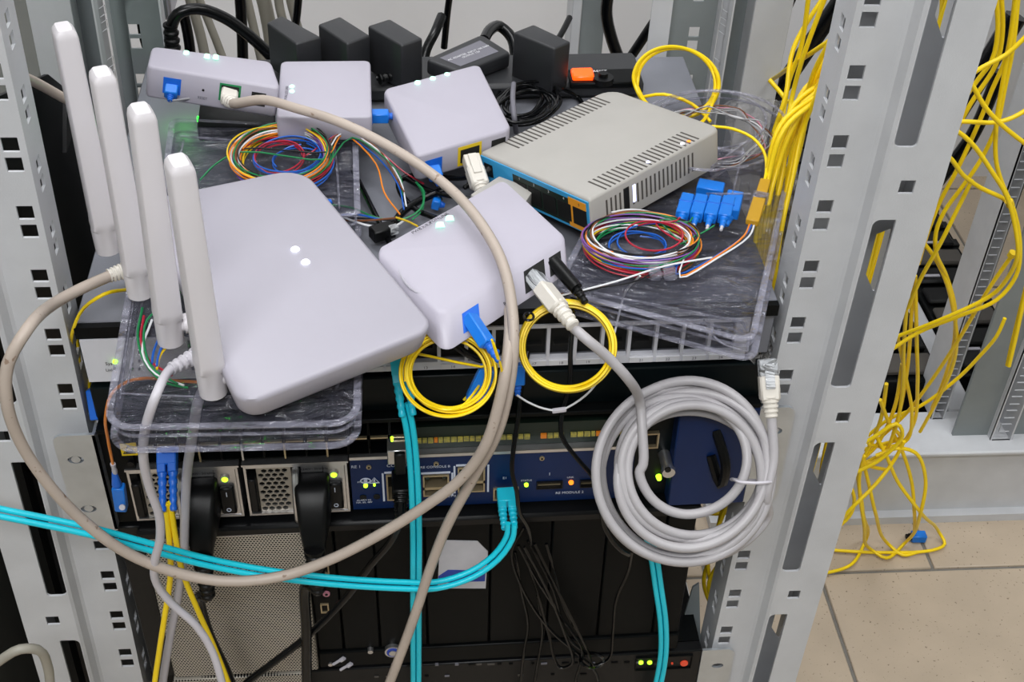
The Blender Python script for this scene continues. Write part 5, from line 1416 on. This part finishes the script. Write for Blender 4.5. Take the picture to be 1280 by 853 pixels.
# fibre and cable strands at the left gap
for k, sp_ in enumerate([
    [(160, 362, None, .70), (130, 368, .0), (105, 385, .0), (92, 410, .0), (90, 440, .01), (97, 475, .01), (107, 510, .01)],
    [(96, 405, .02), (98, 440, .02), (104, 480, .02), (112, 520, .02)],
    [(92, 408, .015), (88, 440, .02), (100, 490, .02), (104, 520, .02)],
    [(108, 440, .02), (112, 470, .02), (110, 505, .02)]]):
    cable('fibre_patch_cord', sp_, .0011, 'yellow_fibre', ['yellow fibre curving from under the antenna router into the left gap', 'yellow fibre hanging in the left gap beside the white switch front', 'yellow fibre hanging in the left gap beside the white switch front', 'yellow fibre hanging in the left gap beside the white switch front'][k], 'fibre cable', 'yellow fibres in the left gap', n=6)
# background cables
bgc = [
 ('black_cable', .0048, [(214, 62, .34), (213, 40, .34), (222, 18, .34), (246, 11, .345), (280, 22, .35), (312, 45, .35), (340, 72, .35), (356, 92, .35)], 'thick black cable arching over the long white box'),
 ('bg_cable', .0050, [(228, -30, .55), (244, 20, .55), (252, 50, .55), (262, 100, .55)], None),
 ('bg_cable', .0042, [(236, -30, .57), (262, 30, .57), (285, 90, .57), (300, 130, .57)], None),
 ('bg_cable', .0045, [(302, -30, .6), (316, 30, .6), (330, 90, .6)], None),
 ('bg_cable', .0075, [(322, -30, .62), (334, 20, .62), (345, 90, .62)], 'thickest grey cable hanging behind the leftmost block adapter'),
 ('bg_cable', .0045, [(344, -30, .6), (352, 20, .6), (370, 70, .6)], None),
 ('bg_cable', .0045, [(356, -30, .62), (368, 20, .62), (385, 70, .62)], None),
 ('black_cable', .0055, [(298, -30, .58), (302, 30, .58), (304, 90, .58)], None),
 ('black_cable', .0050, [(228, 10, .5), (236, 50, .5), (240, 90, .5)], None),
 ('black_cable', .0040, [(375, -30, .6), (372, 10, .6), (366, 60, .6)], None),
 ('black_cable', .0035, [(566, -30, .6), (560, 10, .6), (555, 60, .6)], 'thin black cable hanging above the flat adapter brick'),
 ('black_cable', .0045, [(552, 20, .45), (543, 42, .43), (533, 62, .42), (528, 85, .41)], 'stiff black cable end sticking up between block adapter and flat brick'),
 ('black_cable', .0048, [(605, 50, .36), (612, 38, .38), (625, 33, .40), (640, 48, .39), (645, 80, .37)], 'black cable looping over the end of the flat adapter brick'),
 ('black_cable', .0060, [(765, -30, .55), (758, 15, .55), (765, 50, .55), (778, 85, .55), (785, 110, .55)], 'black cable curving down right of the pale wall duct'),
 ('black_cable', .0050, [(824, 18, .5), (806, 45, .5), (784, 78, .5), (770, 100, .5)], 'black cable slanting down beside the right rear post'),
 ('black_cable', .0030, [(712, 22, .5), (704, 38, .48), (694, 55, .46)], 'thin black cable stub left of the pale wall duct'),
 ('black_cable', .0040, [(175, 20, .5), (180, 50, .5), (188, 75, .5)], 'black cable between left rear post and long white box')]
for m_, r_, sp_, lab in bgc:
    g_ = None if lab else ('black cables against the back wall' if m_ == 'black_cable' else 'grey cables against the back wall')
    cable('wall_cable', sp_, r_, m_, lab or ('black cable hanging in front of the back wall behind the adapters' if m_ == 'black_cable' else 'grey cable hanging before the back wall behind the white boxes'), 'cable', g_)
# clamp of the arching cable
t = thing('cable_gland', V(214, 60, y=.34), 'ribbed black gland where the thick cable enters behind the long white box', 'cable gland')
boot(V(213, 30, y=.34), V(217, 72, y=.34), .0060, .0068, 'black', t, 'sleeve', 4)
# pale vertical duct behind the adapters, grey box at the back left
t = thing('cable_duct', V(735, 70, y=.62), 'pale grey vertical duct on the back wall right of the adapters', 'duct')
x0, x1 = V(714, 30, y=.62).x, V(757, 30, y=.62).x; xm = x0 + (x1 - x0) * .28
MB().box(x0, xm, .62, .66, .02, 1.4, b=.001).build('duct_wall', 'rack_paint', t); MB().box(xm, x1, .626, .66, .02, 1.4, b=.001).build('duct_cover', 'rack_grey_shade', t)
t = thing('junction_box', V(195, 20, y=.42), 'grey box hanging behind the left rear post', 'box')
x0, x1 = V(176, 20, y=.42).x, V(215, 20, y=.42).x; zz = V(195, 26, y=.42).z
MB().box(x0, x1, .42, .46, zz, zz + .12, b=.002).build('housing', 'ash_cable', t); MB().box(x0 + .003, x1 - .003, .417, .42, zz + .004, zz + .11, b=.001).build('cover', 'rack_grey_shade', t)

# ================================================================== YELLOW FIBRE TANGLE ON THE RIGHT
Ys = .24
right = [
 [(1243, -30, Ys), (1247, 40, Ys), (1240, 75, Ys), (1222, 100, Ys), (1198, 134, Ys), (1176, 170, Ys), (1160, 215, Ys)],
 [(1250, -30, .25), (1253, 40, .25), (1245, 80, .25), (1213, 130, .25), (1192, 170, .25), (1170, 215, .25), (1155, 260, .25)],
 [(1274, -30, .23), (1263, 50, .23), (1255, 95, .23), (1246, 150, .23), (1245, 200, .23), (1253, 230, .23), (1268, 265, .23), (1275, 310, .23), (1270, 345, .23), (1246, 375, .23), (1200, 395, .24), (1150, 415, .25), (1110, 440, .25)],
 [(1290, 38, .22), (1258, 68, .22), (1228, 84, .22), (1208, 98, .22), (1185, 125, .22), (1155, 160, .22)],
 [(1175, 60, .21), (1202, 90, .21), (1215, 106, .21), (1230, 132, .21), (1252, 156, .21), (1290, 186, .21)],
 [(1170, 155, .23), (1200, 152, .23), (1245, 153, .23), (1266, 147, .23), (1290, 133, .23)],
 [(1140, 130, .2), (1178, 156, .2), (1198, 165, .2), (1217, 182, .2), (1240, 215, .2), (1258, 245, .2), (1270, 290, .2), (1272, 320, .2), (1258, 350, .21), (1238, 370, .22), (1180, 398, .23), (1110, 425, .25)],
 [(1145, 160, .21), (1172, 184, .21), (1190, 200, .21), (1203, 218, .21), (1226, 235, .21), (1252, 247, .21), (1262, 255, .21)],
 [(1272, -30, .26), (1258, 70, .26), (1240, 112, .26), (1225, 150, .26), (1196, 213, .26), (1176, 250, .26), (1160, 290, .26), (1148, 330, .27)],
 [(1275, -30, .25), (1266, 60, .25), (1256, 110, .25), (1248, 150, .25), (1240, 172, .25), (1224, 203, .25), (1204, 232, .25), (1180, 265, .25), (1170, 290, .25), (1170, 315, .25), (1183, 345, .26), (1193, 380, .27), (1194, 410, .28), (1190, 440, .3), (1178, 480, .32), (1165, 510, .34)],
 [(1215, 225, .24), (1200, 255, .24), (1175, 305, .24), (1150, 350, .25), (1135, 385, .26)],
 [(1150, 298, .26), (1168, 322, .26), (1182, 350, .26), (1192, 390, .27), (1196, 425, .28), (1190, 460, .3), (1172, 500, .32), (1150, 540, .34)],
 [(1266, 318, .24), (1240, 355, .25), (1220, 388, .26), (1195, 430, .28), (1160, 482, .31), (1130, 520, .33), (1100, 548, .34)],
 [(1290, 340, .2), (1280, 375, .2), (1270, 420, .2), (1261, 458, .2)],
 [(1286, 345, .205), (1276, 385, .205), (1265, 430, .205), (1259, 457, .205)],
 [(1256, 398, .3), (1246, 420, .3), (1225, 445, .31), (1195, 475, .32), (1150, 508, .33), (1110, 525, .34), (1085, 545, .34)],
 [(1142, 330, .27), (1139, 400, .28), (1133, 470, .3), (1120, 530, .32), (1105, 565, .33), (1080, 580, .33), (1070, 590, .33)],
 [(1144, 345, .265), (1146, 430, .28), (1147, 480, .3), (1142, 530, .32), (1125, 555, .33), (1100, 560, .33)],
 [(1135, 360, .26), (1130, 430, .28), (1128, 490, .3), (1118, 540, .31), (1098, 575, .32), (1075, 582, .32)],
 [(1122, 420, .28), (1132, 470, .3), (1140, 520, .31), (1132, 552, .32), (1110, 560, .32), (1085, 555, .32)],
 [(1128, 455, .3), (1118, 510, .31), (1095, 558, .32), (1074, 582, .32), (1078, 635, .31), (1082, 676, None, .006), (1064, 706, None, .005), (1030, 717, None, .005), (1000, 720, None, .005)],
 [(1095, 570, .31), (1120, 561, .31), (1144, 566, .31), (1157, 600, .31), (1150, 645, .31), (1130, 680, None, .006), (1108, 698, None, .005), (1090, 688, None, .008), (1080, 655, .31), (1074, 600, .31), (1080, 570, .31)],
 [(1095, 545, .32), (1108, 570, .31), (1122, 602, .31), (1150, 640, .31), (1174, 666, None, .014), (1181, 680, None, .005), (1166, 688, None, .005), (1100, 691, None, .005), (1040, 688, None, .005), (1010, 686, None, .005)],
 [(1118, 545, .32), (1130, 570, .32), (1140, 605, .32), (1143, 640, .32), (1143, 665, None, .008)],
 [(1130, 552, .31), (1118, 575, .31), (1095, 605, .30), (1066, 634, .29), (1045, 655, .29), (1025, 668, .29)],
 [(1075, 560, .31), (1086, 605, .31), (1094, 640, .31), (1112, 682, None, .008), (1128, 694, None, .005), (1150, 690, None, .004)],
 [(1060, 600, .3), (1068, 625, .3), (1062, 645, .3), (1045, 660, .3), (1020, 665, .3)],
 [(1108, 480, .3), (1102, 520, .31), (1092, 548, .32), (1080, 575, .32), (1085, 582, .32), (1110, 588, .32)],
 [(1100, 500, .3), (1112, 530, .31), (1125, 548, .32), (1105, 555, .33), (1080, 562, .33)],
 [(1070, 560, .3), (1095, 545, .3), (1120, 530, .3), (1128, 545, .3), (1100, 575, .3), (1072, 590, .3)],
]
RL = {3: 'yellow fibre slanting in from the right edge near the top of the tangle', 4: 'yellow fibre slanting down from the post to the right edge',
      5: 'yellow fibre crossing almost level behind the upper right post', 13: 'front one of two cut yellow fibre ends hanging at the right edge',
      14: 'rear one of two cut yellow fibre ends hanging at the right edge', 15: 'yellow fibre swinging up towards the holed upright of the second rack',
      20: 'yellow fibre dropping to the floor and out to the left under the post', 21: 'yellow fibre forming the tall round loop above the floor tiles',
      22: 'yellow fibre forming the widest loop flat on the floor tiles', 23: 'yellow fibre ending at the blue plug on the floor',
      24: 'yellow fibre slanting left across the base beam of the second rack', 25: 'yellow fibre dipping to the floor inside the round loop'}
for k, sp_ in enumerate(right):
    cable('fibre_patch_cord', sp_, .0019 if k < 20 else .0021, 'yellow_fibre', RL.get(k, 'yellow fibre cable in the tangle hanging right of the right post'), 'fibre cable', 'yellow fibre tangle beside the right post', n=7)
inner = [
 [(1014, -30, .22), (1001, 60, .22), (986, 102, .22), (976, 160, .2), (960, 230, .17), (952, 300, .12)],
 [(1042, -30, .2), (1015, 40, .2), (1001, 80, .2), (990, 122, .2), (981, 175, .18), (968, 250, .15), (958, 330, .1)],
 [(1070, 28, .17), (1022, 61, .19), (990, 82, .24), (966, 99, .34), (935, 116, .41)],
 [(1045, 40, .13), (1022, 80, .14), (1010, 115, .15), (1006, 150, .15), (996, 200, .13), (980, 270, .1), (966, 350, .07)],
 [(1085, 30, .13), (1035, 95, .125), (1012, 135, .13), (1000, 185, .13), (985, 245, .11), (972, 310, .09), (960, 390, .06), (950, 430, .05)],
 [(1080, 40, .12), (1030, 105, .115), (1004, 160, .12), (990, 225, .1), (976, 290, .08), (965, 370, .06), (952, 425, .05)],
 [(1070, 30, .15), (1022, 110, .14), (994, 190, .12), (978, 265, .1), (962, 340, .08), (948, 400, .06)],
 [(1066, 20, .16), (1018, 100, .15), (986, 210, .13), (970, 270, .11), (955, 345, .08), (942, 395, .07)],
 [(1040, -20, .24), (992, 60, .23), (982, 120, .21), (966, 170, .2), (962, 195, .19)],
 [(962, 100, .24), (975, 115, .23), (985, 128, .22)],
 [(1200, -40, .09), (1178, 20, .09), (1160, 70, .09), (1120, 180, .085), (1090, 310, .08), (1060, 430, .075), (1020, 560, .07), (985, 640, .06), (950, 720, .05), (905, 850, .05)],
 [(1188, -40, .10), (1172, 40, .10), (1130, 180, .09), (1098, 300, .085), (1085, 345, .085), (1040, 480, .075), (1010, 600, .07), (960, 690, .06), (912, 760, .05), (890, 850, .05)],
 [(1178, -40, .11), (1176, 30, .11), (1140, 170, .1), (1105, 290, .09), (1070, 420, .08), (1030, 570, .075), (1022, 620, .07), (990, 700, .06), (930, 780, .06)],
 [(884, 600, .06), (900, 625, .06), (908, 610, .06), (890, 690, .06), (880, 730, .06), (905, 790, .05)],
 [(920, 600, .05), (905, 640, .05), (885, 700, .05), (895, 750, .05), (905, 800, .05)],
 [(912, 690, .045), (892, 715, .045), (886, 735, .045), (900, 770, .045), (904, 800, .045)],
 [(872, 640, .07), (905, 642, .07), (930, 630, .07)],
]
for k, sp_ in enumerate(inner):
    cable('fibre_patch_cord', sp_, .0018, 'yellow_fibre', 'yellow fibre cable running inside the rack behind the right post', 'fibre cable', 'yellow fibres inside the rack', n=7)
t = thing('fibre_plug', V(1146, 672, z=0), 'blue fibre plug lying on the floor tiles', 'fibre plug', 'blue fibre plugs')
p = V(1138, 671, z=.007); d = Vector((1, -.05, 0))
obox(p + d * .010, d, (0, 0, 1), .012, .018, .011, 'sc_blue', t, 'connector', .0012)
boot(p + d * .002, p - d * .006, .0050, .0028, 'black', t, 'boot', 2)
# cable ties on the tangle
for (px, py, y) in ((1265, 318, .238), (1262, 254, .205)):
    t_ = MB(); c = V(px, py, y=y); ad = (V(1240, 355, y=.25) - V(1266, 318, y=.24)).normalized() if py > 300 else (V(1268, 275, y=.2) - V(1256, 242, y=.2)).normalized(); t_.cyl(c - ad * .0025, c + ad * .0025, .0034, n=12)
    tag(t_.build('cable_tie', 'label_yellow'), 'yellow tie round the fibres at upper right, %s of two' % ('lower' if py > 300 else 'upper'), 'cable tie')
# thick black cables and dark equipment beyond
for k, (r_, sp_) in enumerate([(.011, [(1065, -20, .75), (1010, 60, .75), (965, 130, .75), (945, 180, .75)]), (.009, [(1080, 20, .8), (1035, 90, .8), (1000, 150, .8), (985, 220, .8)]),
        (.012, [(1000, -40, .85), (965, 40, .85), (930, 110, .85)]), (.012, [(1270, 20, .6), (1240, 70, .6), (1190, 150, .6), (1150, 215, .6), (1110, 260, .6)]), (.008, [(1250, 90, .62), (1215, 170, .62), (1170, 230, .62)])]):
    cable('power_cable', sp_, r_, 'black_cable', 'thick black cable sweeping down behind the yellow fibres', 'cable', 'thick black cables beyond the rack')
# dark equipment lying inside the second rack
t = thing('stacked_equipment', (x2 - .09, .85, .06), 'dark network equipment lying low in the second rack', 'network device')
xA = x2 - .125
MB().box(xA, x2 - .035, yb + .10, 1.20, .06, .15, b=.002).build('housing', 'black_metal', t)
random.seed(17)
for k in range(14):
    y_ = yb + .11 + k * .045
    MB().box(xA + .006, x2 - .042, y_, y_ + .036, .150, .158, b=.002).build('module', random.choice(('black_plastic', 'black', 'slot_dark')), t)
MB().box(xA + .01, xA + .05, yb + .2, yb + .26, .158, .162).build('foil_label', 'ash_cable', t)
MB().box(x2 + .006, x2 + .105, .58, 1.10, .04, .125, b=.003).build('side_module', 'black_metal', t)
for k in range(11):
    y_ = .59 + k * .045
    MB().box(x2 + .012, x2 + .096, y_, y_ + .034, .125, .133, b=.003).build('module', ('black_plastic', 'black', 'slot_dark')[k % 3], t)
    MB().box(x2 + .0955, x2 + .1055, y_ + .004, y_ + .02, .10, .128, b=.001).build('slot', 'black_hole', t)
for k in range(5):
    MB().box(x2 + .02 + (k % 2) * .03, x2 + .045 + (k % 2) * .03, .62 + k * .08, .625 + k * .08, .133, .1345).build('foil_label', 'ash_cable', t)

# folds of the right tray's lid
for pts, r_ in (([(742, 366), (800, 378), (870, 392), (928, 403)], .0011), ([(735, 376), (800, 390), (870, 403), (932, 415)], .0008), ([(928, 403), (935, 418), (934, 440)], .0009), ([(880, 400), (900, 428), (934, 440)], .0006)):
    MB().tube(spline([V(x, y, z=.7145) for x, y in pts]), r_, 6).build('fold', 'clear_rim', trayC)
for pts in ([(150, 492), (250, 496), (350, 492), (415, 486)], [(176, 330), (160, 420), (150, 500)], [(184, 345), (170, 420), (160, 480)], [(420, 486), (428, 470), (432, 440)]):
    MB().tube(spline([V(x, y, z=.7122) for x, y in pts]), .0007, 6).build('fold', 'clear_rim', trayA)
for pts in ([(225, 170), (300, 176), (380, 178), (425, 180)], [(418, 182), (422, 220), (424, 262)], [(230, 175), (222, 210), (216, 250)]):
    MB().tube(spline([V(x, y, z=.7215) for x, y in pts]), .0009, 6).build('fold', 'clear_rim', trayB)
# fibres lying inside the front left tray
t = thing('fibre_bundle', V(210, 430, z=.697), 'coloured fibres curled inside the clear tray beneath the front antennas', 'fibre bundle')
for k, (m_, sp_) in enumerate([('strand_green', [(178, 385), (172, 420), (182, 455), (205, 478), (235, 485)]), ('strand_red', [(180, 395), (176, 425), (186, 450), (215, 470)]), ('strand_blue', [(200, 420), (192, 440), (190, 455)]),
        ('strand_white', [(190, 400), (178, 440), (195, 468), (230, 482)]), ('strand_yellow', [(212, 430), (200, 445), (196, 462)]), ('strand_green', [(200, 385), (184, 400), (180, 430), (192, 462), (222, 480)]), ('strand_blue', [(206, 424), (198, 445), (196, 458)])]):
    wire([(x, y, None, .7135 + .0005 * k) for x, y in sp_], .0007, m_, t, 'fibre', 5)
# more yellow strands behind the film
more = [[(1090, 10, .17), (1052, 70 + 4 * k, .165 - .004 * k), (1000 - 4 * k + 8 * (k % 3), 120 + 6 * k, .15 - .006 * k), (988 - 5 * k + 6 * (k % 2), 200 + 4 * k, .13 - .005 * k), (974 - 4 * k, 290, .10 - .004 * k), (962 - 3 * k, 360, .075 - .003 * k), (952 - 2 * k, 425, .05)] for k in range(8)]
for sp_ in more:
    cable('fibre_patch_cord', sp_, .0018, 'yellow_fibre', 'yellow fibre cable seen through the clear film beside the right tray', 'fibre cable', 'yellow fibres behind the clear film', n=7)
# dark cabinet left of the rack
t = thing('cabinet', (-.75, .4, 0), 'dark grey cabinet standing left of the rack, seen past the left post', 'cabinet')
MB().box(-1.15, -.345, .02, .78, .0, .60, b=.004).build('body', 'cabinet_grey', t)
MB().box(-1.13, -.365, .012, .02, .03, .58, b=.002).build('door', 'cabinet_grey', t)
t = thing('fibre_plug', V(122, 515, y=.0), 'blue plug glimpsed in the left gap above the ear', 'fibre plug', 'blue fibre plugs')
obox(V(121, 505, y=.004), V(124, 525, y=.0) - V(118, 485, y=.01), (0, -1, .4), .010, .020, .008, 'boot_blue', t, 'connector', .0008)
boot(V(124, 522, y=.0), V(127, 532, y=-.002), .0028, .0016, 'white_cable', t, 'boot', 2)
